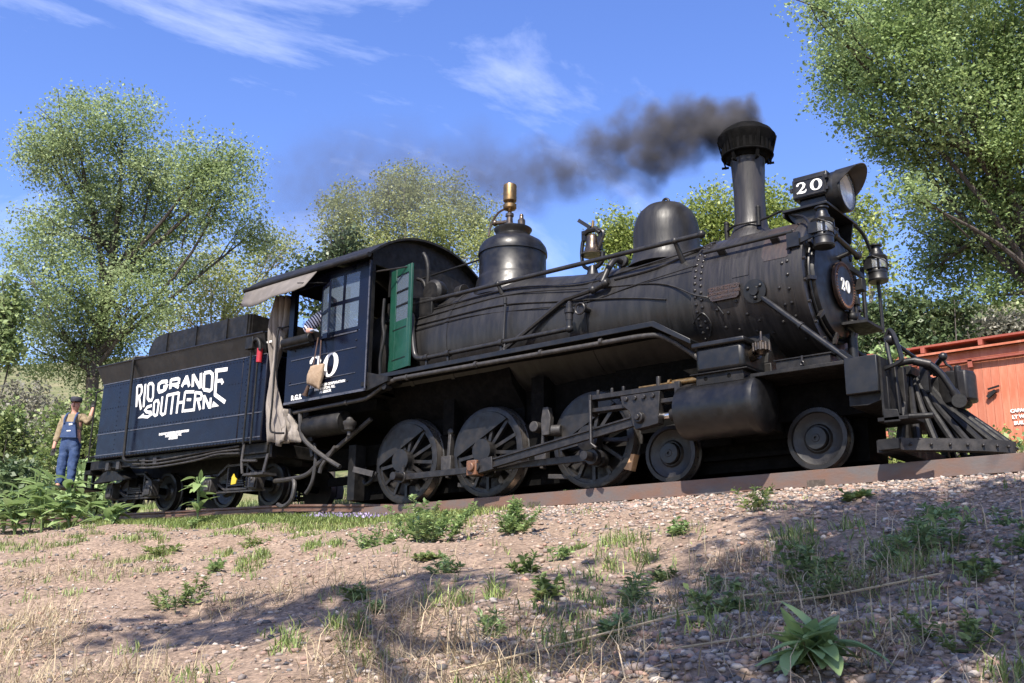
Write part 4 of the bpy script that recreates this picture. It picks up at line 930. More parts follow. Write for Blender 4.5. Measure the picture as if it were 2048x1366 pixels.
# brake hangers between the drivers
for x in (-.78, .84):
    for s in (-1, 1):
        mb = MB(); mb.bar((x + .10, s * .52, .92), (x + .06, s * .52, .30), .05, .09, (0, 1, 0)); mb.ball((x + .10, s * .52, .93), .06); mb.box(x - .02, x + .16, s * .50, s * .60, .38, .60) if s > 0 else mb.box(x - .02, x + .16, -.60, -.50, .38, .60)
        mb.build('brake_hanger', 'road_grime', LOCO, bevel=.01)
mb = MB()
for x in (-.55, .98): mb.bar((x, -.5, .20), (x + .35, -.5, .17), .05, .06)
mb.cyl((.85, -.66, .83), (.85, -.52, .83), .07, n=14); mb.prism([(.98, .70), (1.10, .70), (1.12, .92), (1.08, 1.06), (1.0, 1.06), (.97, .9)], -.66, -.58, 'xz'); mb.cyl((1.13, -.64, .75), (1.25, -.6, .75), .07, n=12); mb.build('brake_rigging', 'road_grime', LOCO, bevel=.008)
mb = MB(); mb.prism([(2.13, .20), (2.24, .17), (2.30, .36), (2.18, .38)], -.56, -.46, 'xz'); mb.build('brake_shoe', 'wood_block', LOCO)
# air reservoir and piping under the cab
mb = MB(); mb.lathe([(-3.28, 0), (-3.28, .15), (-3.25, .17), (-2.42, .17), (-2.40, .155), (-2.40, 0)], (0, -.93, 1.20), XAX, 28); mb.build('air_reservoir', 'dull_black', LOCO)
mb = MB(); mb.tube(smoothpath([(-3.24, -1.08, 1.41), (-3.22, -1.08, 1.25), (-3.2, -1.05, 1.05), (-3.0, -1.0, .86), (-2.7, -.92, .66), (-2.5, -.9, .56)], 5), .034, 8)
mb.tube(smoothpath([(-3.95, -.92, .46), (-3.60, -.92, .46), (-3.2, -.92, .50), (-2.95, -.9, .66), (-2.5, -.86, .92), (-2.0, -.8, 1.22)], 5), .036, 8)
mb.tube(smoothpath([(-2.60, -.92, .86), (-2.72, -.92, .74), (-2.86, -.93, .60), (-2.9, -.93, .50)], 4), .032, 8)
mb.tube(smoothpath([(-3.5, -.92, .46), (-3.42, -.96, .34), (-3.45, -.98, .14), (-3.62, -.98, .05), (-3.78, -.96, .09)], 5), .034, 8)
mb.tube(smoothpath([(-3.10, -.9, .95), (-3.02, -.92, .75), (-3.05, -.92, .45), (-3.12, -.92, .30), (-3.2, -.92, .22)], 5), .030, 8)
mb.build('brake_pipes', 'road_grime', LOCO)
mb = MB(); mb.lathe([(0, .03), (.06, .03), (.08, .07), (.14, .085), (.16, .10), (.20, .10), (.22, .06), (.26, .04)], (-2.25, -.98, .98), (0, 0, 1), 14); mb.bar((-2.2, -.9, .5), (-1.9, -.8, .42), .06, .08); mb.build('strainer', 'road_grime', LOCO)
mb = MB(); mb.bar((-3.30, -.95, 1.45), (-3.05, -.95, .75), .05, .05, (0, 1, 0)); mb.tube(smoothpath([(-1.95, -.7, .46), (-2.0, -.74, .34), (-2.12, -.74, .30), (-2.16, -.74, .36)], 4), .028, 8); mb.prism([(-3.42, .98), (-3.05, .98), (-3.2, 1.50), (-3.42, 1.50)], -.98, -.95, 'xz'); mb.box(-2.55, -2.40, -.7, -.5, .1, .9); mb.build('trailing_frame', 'dull_black', LOCO)
# ---------------- front deck, beam, pilot, coupler
mb = MB(); mb.box(4.10, 5.12, -1.10, 1.10, .945, .985); mb.build('front_deck', 'dull_black', LOCO, bevel=.005)
mb = MB(); mb.box(4.38, 4.97, -1.06, -.80, .986, 1.082); mb.box(4.36, 4.99, -1.075, -.79, 1.082, 1.098); TB = mb.build('tool_box', 'dull_black', LOCO, bevel=.004)
mb = MB(); mb.box(4.67, 4.69, -1.084, -1.076, 1.04, 1.10); mb.tube([(4.68 + .018 * math.cos(a), -1.086, 1.02 + .02 * math.sin(a)) for a in np.linspace(0, 2 * math.pi, 13)[:-1]], .007, 6, closed=True); mb.build('hasp', 'iron_grey', TB)
mb = MB(); mb.box(5.12, 5.45, -1.10, 1.10, .63, 1.0); mb.build('pilot_beam', 'satin_black', LOCO, bevel=.008)
mb = MB(); mb.prism([(5.12, .63), (5.45, .63), (5.45, .56), (5.30, .52), (5.12, .53)], -1.02, 1.02, 'xz'); mb.box(5.452, 5.475, -1.05, 1.05, .40, .98); mb.build('beam_plate', 'dull_black', LOCO)
for s in (-1, 1):
    mb = MB(); a = Vector((4.06, s * .74, 1.96)); b = Vector((5.13, s * .98, 1.0)); mb.tube([a, b], .034, 12)
    m_ = a.lerp(b, .5); mb.cyl(m_ - (b - a).normalized() * .02, m_ + (b - a).normalized() * .02, .045, n=10); d = (b - a).normalized(); mb.bar(b - d * .14, b + d * .02, .05, .10)
    br = mb.build('smokebox_brace', 'satin_black', LOCO)
    mb = MB(); ax = Vector((0, s * .99, -.12)); mb.lathe([(0, .135), (.03, .135), (.035, .06), (.06, .05)], Vector((4.05, s * .765, 1.99)), ax, 20)
    for k in range(3):
        t_ = 2 * math.pi * k / 3 + .6; mb.ball((4.05 + .085 * math.cos(t_), s * .80, 1.99 + .085 * math.sin(t_)), .025, 8, 6)
    mb.build('brace_flange', 'satin_black', br)
# pilot (cow-catcher): round bars fanning down to a V-shaped foot
def pil(t):  # foot outline, t in -1..1
    a = abs(t); return Vector((5.52 + .80 * (1 - a ** 1.5), .86 * t, .16))
NB_ = 17
for k in range(NB_):
    t = -1 + 2 * k / (NB_ - 1)
    top = Vector((5.50 + .05 * (1 - abs(t)), .40 * t, .985 - .06 * abs(t))); ft = pil(t)
    mid = top.lerp(ft, .5) + Vector((-.05 * (1 - abs(t)), 0, -.02))
    MB().tube([top, top.lerp(mid, .5), mid, mid.lerp(ft, .5), ft], [.022, .028, .034, .037, .036], 8).build('pilot_bar', 'dull_black', LOCO)
mb = MB(); q = []; T = np.linspace(-1.06, 1.06, 29)
for t in T:
    c = pil(max(-1, min(1, t))); e = Vector((0, .86 * (t - max(-1, min(1, t))), 0)); c = c + e; inn = Vector((-.10, -.05 * t, 0))
    q += [c + Vector((.03, 0, -.085)), c + Vector((.045, 0, .03)), c + inn + Vector((0, 0, .03)), c + inn + Vector((-.02, 0, -.085))]
fs = []
for i in range(len(T) - 1): fs += [(4 * i + k, 4 * i + (k + 1) % 4, 4 * i + 4 + (k + 1) % 4, 4 * i + 4 + k) for k in range(4)]
fs += [(0, 1, 2, 3), tuple(4 * (len(T) - 1) + k for k in range(4))]
mb.add(q, fs); PF = mb.build('pilot_foot', 'road_grime', LOCO)
mb = MB(); mb.box(5.30, 5.52, -.86, .86, .07, .19); mb.bar((5.35, -.9, .13), (5.55, -.9, .13), .12, .10); mb.build('pilot_cross_bar', 'dull_black', LOCO)
pb = MB().ball((0, 0, 0), .016, 8, 6).mesh('bolt', 'iron_grey')
for t in np.linspace(-.95, .95, 15):
    c = pil(t); link('bolt', pb, PF, c + Vector((.045, -.01 if t < 0 else .01, -.03)))
mb = MB(); mb.box(5.47, 5.56, -.46, .46, .90, .99); mb.box(5.47, 5.54, -.62, -.54, .18, .95); mb.box(5.47, 5.54, .54, .62, .18, .95); mb.box(5.47, 5.50, -.5, -.1, .2, .5); mb.build('pilot_frame', 'dull_black', LOCO, bevel=.006)
mb = MB(); mb.box(5.40, 5.74, -1.06, -.74, .335, .375); mb.tube([(5.70, -1.06, .355), (5.92, -1.02, .35)], .03, 8); mb.prism([(5.46, .32), (5.62, .32), (5.60, .44), (5.46, .46)], -1.06, -1.04, 'xz'); mb.bar((5.47, -.9, .36), (5.47, -.9, .80), .08, .03, (1, 0, 0)); mb.bar((5.56, -.86, .42), (5.52, -.8, .95), .06, .02, (1, 0, 0)); mb.build('pilot_step', 'dull_black', LOCO, bevel=.006)
mb = MB(); P = [(5.48, -.88, 1.20), (5.53, -.90, 1.27), (5.58, -.92, 1.20), (5.64, -.95, .98), (5.62, -.95, .92), (5.46, -.95, .87)]
mb.tube(smoothpath(P, 4), .022, 8); mb.tube([(5.48, -.88, 1.20), (5.52, -.90, .9)], .022, 8); mb.ball((5.52, -.86, 1.18), .06); mb.build('grab_loop', 'satin_black', LOCO)
mb = MB(); mb.tube(smoothpath([(5.52, -.84, 1.18), (5.62, -.55, 1.06), (5.68, -.30, 1.0), (5.72, -.12, .92), (5.80, -.05, .86)], 5), .020, 8); mb.ball((5.68, -.30, 1.0), .05); mb.tube([(5.56, .15, 1.02), (5.70, .0, 1.09), (5.78, -.1, 1.12)], .026, 8); mb.ball((5.78, -.10, 1.12), .045); mb.box(5.60, 5.68, -.32, -.24, .72, 1.02)
mb.tube(smoothpath([(5.78, -.10, 1.10), (5.80, -.08, 1.04), (5.84, -.06, 1.0), (5.83, -.05, .95)], 4), .014, 6); mb.build('uncoupling_lever', 'satin_black', LOCO)
mb = MB(); mb.box(5.46, 5.72, -.09, .09, .60, .80); mb.prism([(5.60, .62), (5.74, .55), (5.74, .92), (5.60, .90)], -.14, .14, 'xz'); mb.prism([(5.72, -.15), (5.84, -.22), (5.99, -.21), (6.02, -.13), (5.98, .06), (5.92, .18), (5.72, .15)], .60, .94, 'xy'); CP = mb.build('coupler', 'dull_black', LOCO, bevel=.02)
mb = MB(); mb.prism([(5.93, -.26), (6.03, -.27), (6.08, -.14), (6.05, .03), (5.98, .05), (5.96, -.08)], .62, .92, 'xy'); mb.cyl((5.94, -.2, .56), (5.94, -.2, .985), .035, n=12); mb.build('knuckle', 'iron_grey', CP, bevel=.02)
mb = MB(); mb.prism([(5.56, .30), (5.80, .45), (5.80, .60), (5.56, .62)], -.12, .12, 'xz'); mb.cyl((5.70, -.1, .93), (5.70, -.1, 1.0), .04, n=12); mb.build('coupler_pocket', 'sooty_black', CP)
mb = MB(); P = [(5.48, -.62, .985), (5.56, -.60, 1.00), (5.66, -.58, 1.0), (5.76, -.54, .965), (5.86, -.50, .86), (5.94, -.46, .70), (5.98, -.43, .60)]
mb.tube(smoothpath(P, 5), .034, 10); HO = mb.build('air_hose', 'satin_black', LOCO)
mb = MB(); mb.cyl((5.64, -.585, 1.0), (5.78, -.535, .955), .044, n=12); mb.cyl((5.95, -.455, .68), (5.975, -.435, .615), .045, n=12); mb.build('hose_clamp', 'iron_grey', HO)
mb = MB(); mb.lathe([(0, .07), (.03, .075), (.06, .07)], (6.0, -.46, .56), (.3, -1, 0), 16); mb.cyl((5.985, -.43, .62), (6.0, -.43, .56), .04, n=10); mb.build('glad_hand', 'dull_black', HO)
# ---------------- marker lanterns (lift off their brackets)
def lantern(x, y, z0, label):
    t = thing('marker_lantern', (x, y, z0), label, 'lantern', 'marker lanterns at the smokebox front')
    mb = MB(); mb.lathe([(0, .112), (.02, .118), (.04, .108), (.10, .108), (.105, .114), (.12, .114), (.125, .106), (.15, .10), (.155, .11)], (x, y, z0), (0, 0, 1), 24); mb.build('base', 'satin_black', t, sharp=30)
    mb = MB(); mb.lathe([(.15, .095), (.17, .108), (.26, .108), (.275, .095)], (x, y, z0), (0, 0, 1), 24); mb.build('lens', 'lens_glass', t)
    mb = MB(); mb.lathe([(.15, .05), (.27, .05)], (x, y, z0), (0, 0, 1), 16); mb.build('burner', 'bright_steel', t)
    mb = MB()
    for k in range(4):
        a = math.pi / 2 * k + .5; mb.box(x + .11 * math.cos(a) - .012, x + .11 * math.cos(a) + .012, y + .11 * math.sin(a) - .012, y + .11 * math.sin(a) + .012, z0 + .14, z0 + .285)
    mb.box(x - .12, x - .02, y - .115, y - .09, z0 + .15, z0 + .27)
    mb.build('guard', 'satin_black', t)
    mb = MB(); mb.lathe([(.27, .115), (.30, .125), (.31, .115), (.33, .085), (.36, .08), (.365, .07), (.40, .062), (.405, .05), (.435, .05), (.44, .075), (.455, .075), (.46, .02)], (x, y, z0), (0, 0, 1), 24); mb.build('chimney', 'satin_black', t, sharp=30)
    mb = MB(); mb.tube(smoothpath([(x, y - .13, z0 + .29), (x + .12, y - .10, z0 + .22), (x + .15, y, z0 + .16), (x + .12, y + .1, z0 + .22), (x, y + .13, z0 + .29)], 4), .006, 6); mb.build('bail', 'iron_grey', t)
lantern(4.84, -.70, 2.35, 'black marker lantern hanging beside the headlight platform, near side of smokebox')
lantern(4.88, .74, 2.32, 'black marker lantern on the curved pipe against the sky, right of smokebox')
# ================================================================== tender (built level, then set on the rising track)
TEN = thing('tender', (-6.6, 0, 0), 'navy tender lettered RIO GRANDE SOUTHERN coupled behind the locomotive cab', 'tender')
TY = 1.20
mb = MB(); mb.box(-8.78, -4.62, -TY, TY, .90, 2.27); mb.box(-4.62, -4.02, -TY, -.62, .90, 2.27); mb.box(-4.62, -4.02, .62, TY, .90, 2.27)
TANK = mb.build('tank', 'navy_paint', TEN, bevel=.02)
# flared collar
def collar():
    mb = MB(); q = []
    outl = [(-8.78, -TY), (-4.05, -TY), (-4.05, TY), (-8.78, TY)]; out2 = [(-8.90, -TY - .10), (-4.02, -TY - .10), (-4.02, TY + .10), (-8.90, TY + .10)]
    for i in range(4):
        a, b = outl[i], outl[(i + 1) % 4]; c, d = out2[i], out2[(i + 1) % 4]
        if i == 1: continue
        t = .02
        mb.add([(a[0], a[1], 2.272), (b[0], b[1], 2.272), (d[0], d[1], 2.58), (c[0], c[1], 2.58), (a[0] * .998 - .012, a[1] * .985, 2.272), (b[0] * .998 - .012, b[1] * .985, 2.272), (d[0] * .998 - .012, d[1] * .985, 2.58), (c[0] * .998 - .012, c[1] * .985, 2.58)],
               [(0, 1, 2, 3), (7, 6, 5, 4), (3, 2, 6, 7), (0, 4, 5, 1), (0, 3, 7, 4), (1, 5, 6, 2)])
    return mb
collar().build('collar', 'satin_black', TEN)
mb = MB()
for s in (-1, 1): mb.tube([(-8.9, s * (TY + .10), 2.585), (-4.03, s * (TY + .10), 2.585)], .018, 8)
mb.build('collar_bead', 'satin_black', TEN)
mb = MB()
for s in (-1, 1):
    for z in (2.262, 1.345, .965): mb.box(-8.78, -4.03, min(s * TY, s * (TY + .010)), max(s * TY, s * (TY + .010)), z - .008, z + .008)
mb.build('moulding', 'moulding_highlight', TANK)
# coal boards
for s in (-1, 1):
    mb = MB(); y = s * .90
    mb.prism([(-7.86, 2.62), (-4.93, 2.70), (-4.93, 3.10), (-7.45, 3.10), (-7.62, 3.08), (-7.74, 3.02), (-7.86, 2.86)], y - .02, y + .02, 'xz'); CBD = mb.build('coal_board', 'dull_black', TEN)
    mb = MB()
    for x in (-7.3, -6.42, -5.55, -5.0): mb.box(x - .03, x + .03, y + s * .02 if s > 0 else y - .045, y + .045 if s > 0 else y - .02, 2.66, 3.10)
    mb.build('stake', 'dull_black', CBD)
mb = MB(); mb.box(-7.80, -7.76, -.88, .88, 2.3, 2.95); mb.prism([(-.88, 2.60), (.88, 2.60), (.88, 3.10), (-.88, 3.10)], -4.95, -4.91, 'yz'); mb.build('coal_gate', 'dull_black', TEN)
mb = MB(); q = []
for i in range(24):
    for j in range(14):
        x = -7.7 + i * .118; y = -.86 + j * .132; q.append((x, y, 2.62 + .22 * math.sin(math.pi * i / 23) * math.sin(math.pi * j / 13) + random.uniform(-.04, .04)))
mb.add(q, [(i * 14 + j, i * 14 + j + 1, (i + 1) * 14 + j + 1, (i + 1) * 14 + j) for i in range(23) for j in range(13)]); mb.build('coal_load', 'sooty_black', TEN, sharp=10)
mb = MB(); mb.box(-8.7, -7.9, -1.1, 1.1, 2.27, 2.30); mb.build('rear_deck', 'dull_black', TEN)
# rivet rows: hundreds, each a couple of pixels across
mb = MB()
for z in (1.385, 2.21, .93): 
    for x in np.arange(-8.7, -4.1, .085): mb.ball((x, -TY - .001, z), .011, 5, 3)
for x in (-8.18, -4.50, -4.28):
    for z in np.arange(.96, 2.2, .085): mb.ball((x, -TY - .001, z), .011, 5, 3)
for x in np.arange(-8.7, -7.7, .085): mb.ball((x, -TY - .001, 1.80), .010, 5, 3)
for x in np.arange(-4.95, -4.1, .085): mb.ball((x, -TY - .001, 1.86), .010, 5, 3)
rv = mb.build('rivets', 'navy_paint', TANK); rv['kind'] = 'stuff'
# lettering
LET=[
(0.044, 0, [(-7.633, 2.125), (-7.584, 1.75)]),
(0.044, 0, [(-7.633, 2.125), (-7.514, 2.123), (-7.477, 2.08), (-7.471, 1.991), (-7.507, 1.939), (-7.592, 1.934)]),
(0.044, 0, [(-7.539, 1.931), (-7.43, 1.688)]),
(0.044, 0, [(-7.376, 2.136), (-7.356, 1.725)]),
(0.044, 1, [(-7.285, 2.093), (-7.255, 1.87), (-7.2, 1.826), (-7.123, 1.824), (-7.094, 1.876), (-7.119, 2.076), (-7.175, 2.126), (-7.253, 2.128)]),
(0.055, 0, [(-6.712, 2.07), (-6.734, 2.113), (-6.87, 2.12), (-6.959, 2.086), (-6.958, 2.004), (-6.917, 1.951), (-6.823, 1.952), (-6.735, 1.981), (-6.705, 2.026), (-6.807, 2.024)]),
(0.055, 0, [(-6.602, 2.134), (-6.594, 1.966)]),
(0.049, 0, [(-6.601, 2.123), (-6.399, 2.125), (-6.354, 2.099), (-6.355, 2.05), (-6.411, 2.027), (-6.577, 2.034)]),
(0.055, 0, [(-6.494, 2.031), (-6.348, 1.972)]),
(0.055, 0, [(-6.257, 1.968), (-6.14, 2.137)]),
(0.055, 0, [(-6.149, 2.138), (-6.04, 1.951)]),
(0.044, 0, [(-6.194, 2.025), (-6.078, 2.023)]),
(0.053, 0, [(-5.967, 2.149), (-5.941, 1.935)]),
(0.053, 0, [(-5.962, 2.138), (-5.726, 1.896)]),
(0.053, 0, [(-5.744, 2.145), (-5.715, 1.885)]),
(0.051, 0, [(-5.651, 2.138), (-5.625, 1.855)]),
(0.051, 0, [(-5.651, 2.134), (-5.493, 2.135), (-5.415, 2.087), (-5.398, 1.841), (-5.449, 1.818), (-5.625, 1.857)]),
(0.055, 0, [(-5.311, 2.132), (-5.293, 1.728)]),
(0.057, 0, [(-5.354, 2.137), (-5.022, 2.127)]),
(0.051, 0, [(-5.299, 1.96), (-5.157, 1.957), (-5.111, 1.898)]),
(0.057, 0, [(-5.304, 1.744), (-5.001, 1.587)]),
(0.044, 0, [(-7.107, 1.729), (-7.238, 1.714), (-7.293, 1.667), (-7.242, 1.63), (-7.119, 1.616), (-7.102, 1.571), (-7.188, 1.538), (-7.316, 1.555)]),
(0.042, 1, [(-7.038, 1.772), (-7.023, 1.575), (-6.96, 1.54), (-6.91, 1.555), (-6.896, 1.748), (-6.929, 1.8), (-6.995, 1.801)]),
(0.042, 0, [(-6.804, 1.858), (-6.804, 1.577), (-6.745, 1.535), (-6.668, 1.555), (-6.662, 1.876)]),
(0.044, 0, [(-6.66, 1.863), (-6.332, 1.873)]),
(0.046, 0, [(-6.486, 1.869), (-6.491, 1.523)]),
(0.044, 0, [(-6.32, 1.884), (-6.328, 1.522)]),
(0.044, 0, [(-6.144, 1.875), (-6.158, 1.523)]),
(0.042, 0, [(-6.306, 1.702), (-6.162, 1.699)]),
(0.044, 0, [(-6.143, 1.869), (-5.883, 1.845)]),
(0.042, 0, [(-6.069, 1.732), (-5.949, 1.72)]),
(0.042, 0, [(-6.12, 1.546), (-5.812, 1.54)]),
(0.044, 0, [(-5.843, 1.84), (-5.837, 1.53)]),
(0.044, 0, [(-5.846, 1.83), (-5.689, 1.802), (-5.657, 1.754), (-5.675, 1.704), (-5.811, 1.707)]),
(0.044, 0, [(-5.758, 1.701), (-5.663, 1.525)]),
(0.042, 0, [(-5.599, 1.758), (-5.573, 1.527)]),
(0.044, 0, [(-5.588, 1.745), (-5.409, 1.532)]),
(0.042, 0, [(-5.403, 1.698), (-5.39, 1.52)]),
]
mb = MB()
for w, cl, pts in LET: stroke(mb, pts, w * 1.14, -TY - .0005, .004 + .0002 * (LET.index((w, cl, pts)) % 5), closed=bool(cl))
for tri in ([(-7.497, 1.541), (-7.336, 1.614), (-7.283, 1.533)], [(-5.35, 1.534), (-5.322, 1.633), (-5.159, 1.539)]): mb.prism(tri, -TY - .0045, -TY, 'xz')
mb.build('lettering', 'white_paint', TANK)
for i, t in enumerate(('RAILWAY SUPPLIES CORPORATION', 'FARMINGTON, NC.', 'AS LESSOR')):
    text_mesh(t, .054, 'white_paint', Matrix.Translation((-6.355, -TY - .0015, 1.185 - .045 * i)) @ RX, 'lettering', .0012, TANK, .003)
# standing pipes on the side
mb = MB(); mb.tube(smoothpath([(-7.42, -1.02, 2.66), (-7.66, -1.25, 2.64), (-7.68, -1.30, 2.58), (-7.68, -1.30, 2.3), (-7.68, -1.28, 1.0), (-7.66, -1.28, .84), (-7.55, -1.26, .79), (-7.3, -1.22, .79)], 5), .026, 8); mb.build('drain_pipe', 'dull_black', TEN)
mb = MB()
for x in (-4.38, -4.20): mb.cyl((x, -1.245, .86), (x, -1.245, 2.32), .016, n=8)
mb.tube([(-4.38, -1.245, 2.32), (-4.36, -1.18, 2.62), (-4.12, -1.1, 2.66)], .014, 6); mb.build('grab_rail', 'dull_black', TEN)
mb = MB(); mb.box(-4.48, -4.30, -1.30, -1.18, 2.36, 2.56); mb.tube(smoothpath([(-4.30, -1.27, 2.48), (-4.2, -1.29, 2.50), (-4.12, -1.29, 2.42), (-4.1, -1.29, 2.3)], 4), .03, 8); mb.build('tool_bracket', 'dull_black', TEN, bevel=.01)
mb = MB(); mb.cyl((-4.13, -1.27, 2.12), (-4.13, -1.27, 2.34), .045, n=12); mb.cyl((-4.13, -1.27, 2.34), (-4.13, -1.27, 2.37), .02, n=8); mb.build('red_flag_can', 'red_paint', TEN)
mb = MB(); mb.bar((-4.07, -1.21, 2.44), (-3.93, -1.21, 2.44), .01, .03); mb.build('label_plate', 'white_paint', TEN)
# underframe
mb = MB()
for s in (-1, 1): mb.box(-9.28, -4.0, min(s * .98, s * 1.08), max(s * .98, s * 1.08), .73, .895)
mb.box(-9.28, -9.08, -1.08, 1.08, .66, .90); mb.box(-4.10, -3.95, -1.0, 1.0, .70, .90); mb.box(-9.0, -4.1, -.3, .3, .62, .89); mb.box(-4.6, -3.93, -1.04, -.94, .66, .86); FR = mb.build('underframe', 'dull_black', TEN, bevel=.01)
mb = MB()
for k, z in enumerate((.80, .74, .68)): mb.tube(smoothpath([(-7.6, -1.12 - .02 * k, z + .02), (-6.9, -1.12 - .02 * k, z - .02), (-5.8, -1.12, z + .03), (-5.2, -1.13, z + .05 + .02 * k), (-4.6, -1.14, z + .07)], 4), .016, 6)
for x in (-8.45, -8.1, -7.3, -6.95): mb.box(x - .05, x + .05, -1.13, -1.08, .70, .84)
mb.build('brake_piping', 'road_grime', TEN)
mb = MB(); mb.box(-9.85, -9.25, -1.45, -.7, .40, .44); mb.bar((-9.27, -.9, .42), (-9.27, -.9, .72), .05, .05, (1, 0, 0)); mb.bar((-9.27, -1.05, .42), (-9.27, -1.05, .72), .05, .05, (1, 0, 0)); mb.build('rear_step', 'dull_black', TEN)
mb = MB(); mb.tube(smoothpath([(-9.20, -1.04, .90), (-9.24, -1.06, 1.0), (-9.24, -1.06, 2.1), (-9.18, -1.06, 2.2), (-8.85, -1.1, 2.22)], 4), .016, 8); mb.cyl((-9.24, -1.06, .98), (-8.85, -1.06, .98), .02, n=8); mb.build('rear_grab_iron', 'dull_black', TEN)
# front steps
mb = MB(); mb.box(-4.42, -3.92, -1.18, -.92, .39, .425); mb.tube(smoothpath([(-4.46, -1.16, .9), (-4.46, -1.18, .62), (-4.42, -1.18, .42)], 4), .022, 8); mb.tube([(-4.44, -1.18, .62), (-4.1, -1.18, .60)], .02, 8); mb.bar((-4.02, -1.1, .42), (-4.0, -1.05, .72), .05, .02, (0, 1, 0)); mb.build('step', 'road_grime', TEN)
# trucks
def truck(xc, hs):
    tk = MB().box(xc - .12, xc + .12, -.82, .82, .42, .60).build('truck', 'sooty_black', TEN)
    for s in (-1, 1):
        y = s * .74
        mb = MB()
        pl = [(xc - hs - .15, .50), (xc - hs + .12, .50), (xc - .25, .64), (xc + .25, .64), (xc + hs - .12, .50), (xc + hs + .15, .50)]
        for i in range(5): mb.bar((pl[i][0], y, pl[i][1]), (pl[i + 1][0], y, pl[i + 1][1]), .08, .035)
        pl = [(xc - hs - .1, .46), (xc - .28, .26), (xc + .28, .26), (xc + hs + .1, .46)]
        for i in range(3): mb.bar((pl[i][0], y, pl[i][1]), (pl[i + 1][0], y, pl[i + 1][1]), .08, .035)
        mb.bar((xc - hs - .1, y, .22), (xc + hs + .1, y, .22), .06, .025)
        for dx in (-.25, .25): mb.cyl((xc + dx, y, .20), (xc + dx, y, .68), .025, n=8)
        mb.build('side_frame', 'road_grime', tk)
        mb = MB(); 
        for k in range(5): mb.bar((xc - .22 + .02 * k, y, .32 + .035 * k), (xc + .22 - .02 * k, y, .32 + .035 * k), .07, .025)
        mb.build('spring', 'road_grime', tk)
        for dx in (-hs, hs):
            x = xc + dx
            mb = MB(); mb.prism([(x - .10, .22), (x + .10, .22), (x + .12, .36), (x + .08, .50), (x - .08, .50), (x - .12, .36)], min(y, y + s * .16), max(y, y + s * .16), 'xz'); mb.prism([(x - .08, .24), (x + .08, .24), (x + .09, .40), (x - .09, .40)], min(y + s * .158, y + s * .185), max(y + s * .158, y + s * .185), 'xz'); mb.cyl((x, y + s * .18, .38), (x, y + s * .20, .38), .03, n=8); mb.build('journal_box', 'road_grime', tk, bevel=.02)
            w = MB(); w.lathe([(-.13, .28), (-.13, .356), (-.105, .357), (-.09, .333), (0, .33), (.003, .285), (-.03, .27), (-.05, .16), (-.02, .13), (.02, .12), (.022, 0)], (x, s * .54, .33), (0, s, 0), 36); w.build('wheel', 'wheel_black', tk, sharp=25)
    mb = MB()
    for dx in (-hs, hs): mb.cyl((xc + dx, -.7, .33), (xc + dx, .7, .33), .06, n=10)
    mb.build('axle', 'sooty_black', tk)
truck(-8.06, .62); truck(-5.13, .60)
mb = MB(); q = [(-8.95, -1.06, .50), (-8.62, -1.02, .66), (-8.45, -.98, .70), (-8.28, -1.0, .67), (-7.92, -1.06, .53)]
v = q + [(a, -.75, b + .06) for a, _, b in q] + [(a, b, c - .025) for a, b, c in q] + [(a, -.75, b + .035) for a, _, b in q]
fs = []
for i in range(4): fs += [(i, i + 1, 5 + i + 1, 5 + i), (10 + i, 15 + i, 16 + i, 11 + i), (i, 10 + i, 11 + i, i + 1)]
v2 = [(-8.45, -1.10, .72)]
mb.add(v, fs); mb.prism([(-8.97, .49), (-7.90, .52), (-8.25, .67), (-8.45, .705), (-8.64, .67)], -1.07, -1.05, 'xz'); mb.build('wheel_shield', 'dull_black', TEN)
mb = MB(); mb.prism([(-4.98, .30), (-4.86, .31), (-4.84, .38), (-4.90, .42), (-4.93, .47), (-4.97, .42)], -.97, -.955, 'xz'); mb.build('yellow_tag', 'yellow_paint', TEN)
for s in (-1, 1):
    mb = MB(); mb.bar((-9.1, s * .62, .55), (-8.95, s * .62, .18), .05, .05, (0, 1, 0)); mb.build('guard_iron', 'dull_black', TEN)
mb = MB(); mb.box(-9.62, -9.26, -.1, .1, .60, .80); mb.build('rear_coupler', 'dull_black', TEN, bevel=.02)
for ch in TEN.children: pass
TEN.location = (-6.6, 0, .21); TEN.rotation_euler = (0, .0245, 0)
# ================================================================== burlap bag hanging from the cab window
BAG = thing('burlap_bag', (-2.71, -1.30, 1.66), 'tan burlap bag hanging by straps from the cab window', 'bag')
mb = MB(); q = []; rows = 14; cols = 20
for i in range(rows):
    v = i / (rows - 1); z = 2.02 - .305 * v
    cx = -2.665 - .075 * v; hw = .146 + .008 * math.sin(math.pi * v); th = (.012 + .036 * math.sin(math.pi * min(1, v * .95 + .03)) ** .7)
    for j in range(cols):
        a = 2 * math.pi * j / cols; ca, sa = math.cos(a), math.sin(a)
        ex = abs(ca) ** .4 * (1 if ca > 0 else -1); ey = abs(sa) ** .8 * (1 if sa > 0 else -1)
        q.append((cx + hw * ex, -1.285 + th * ey + .006 * math.sin(5 * a + 9 * v), z - .06 * ex * v + .012 * math.sin(3 * a) * v))
fs = [(i * cols + j, i * cols + (j + 1) % cols, (i + 1) * cols + (j + 1) % cols, (i + 1) * cols + j) for i in range(rows - 1) for j in range(cols)] + [tuple(range(cols)), tuple(range((rows - 1) * cols, rows * cols))]
mb.add(q, fs); mb.build('sack', 'burlap', BAG, sharp=80)
mb = MB()
for x in (-2.76, -2.62): mb.bar((x, -1.29, 2.0), (-2.715 + (x + 2.69) * .5, -1.235, 2.46), .022, .006, (0, 1, .2))
mb.build('strap', 'leather', BAG)
mb = MB(); mb.cyl((-2.86, -1.27, 1.74), (-2.93, -1.26, 1.62), .025, .034, 10); mb.cyl((-2.93, -1.26, 1.62), (-2.94, -1.26, 1.60), .045, n=10); mb.build('cord_end', 'leather', BAG)
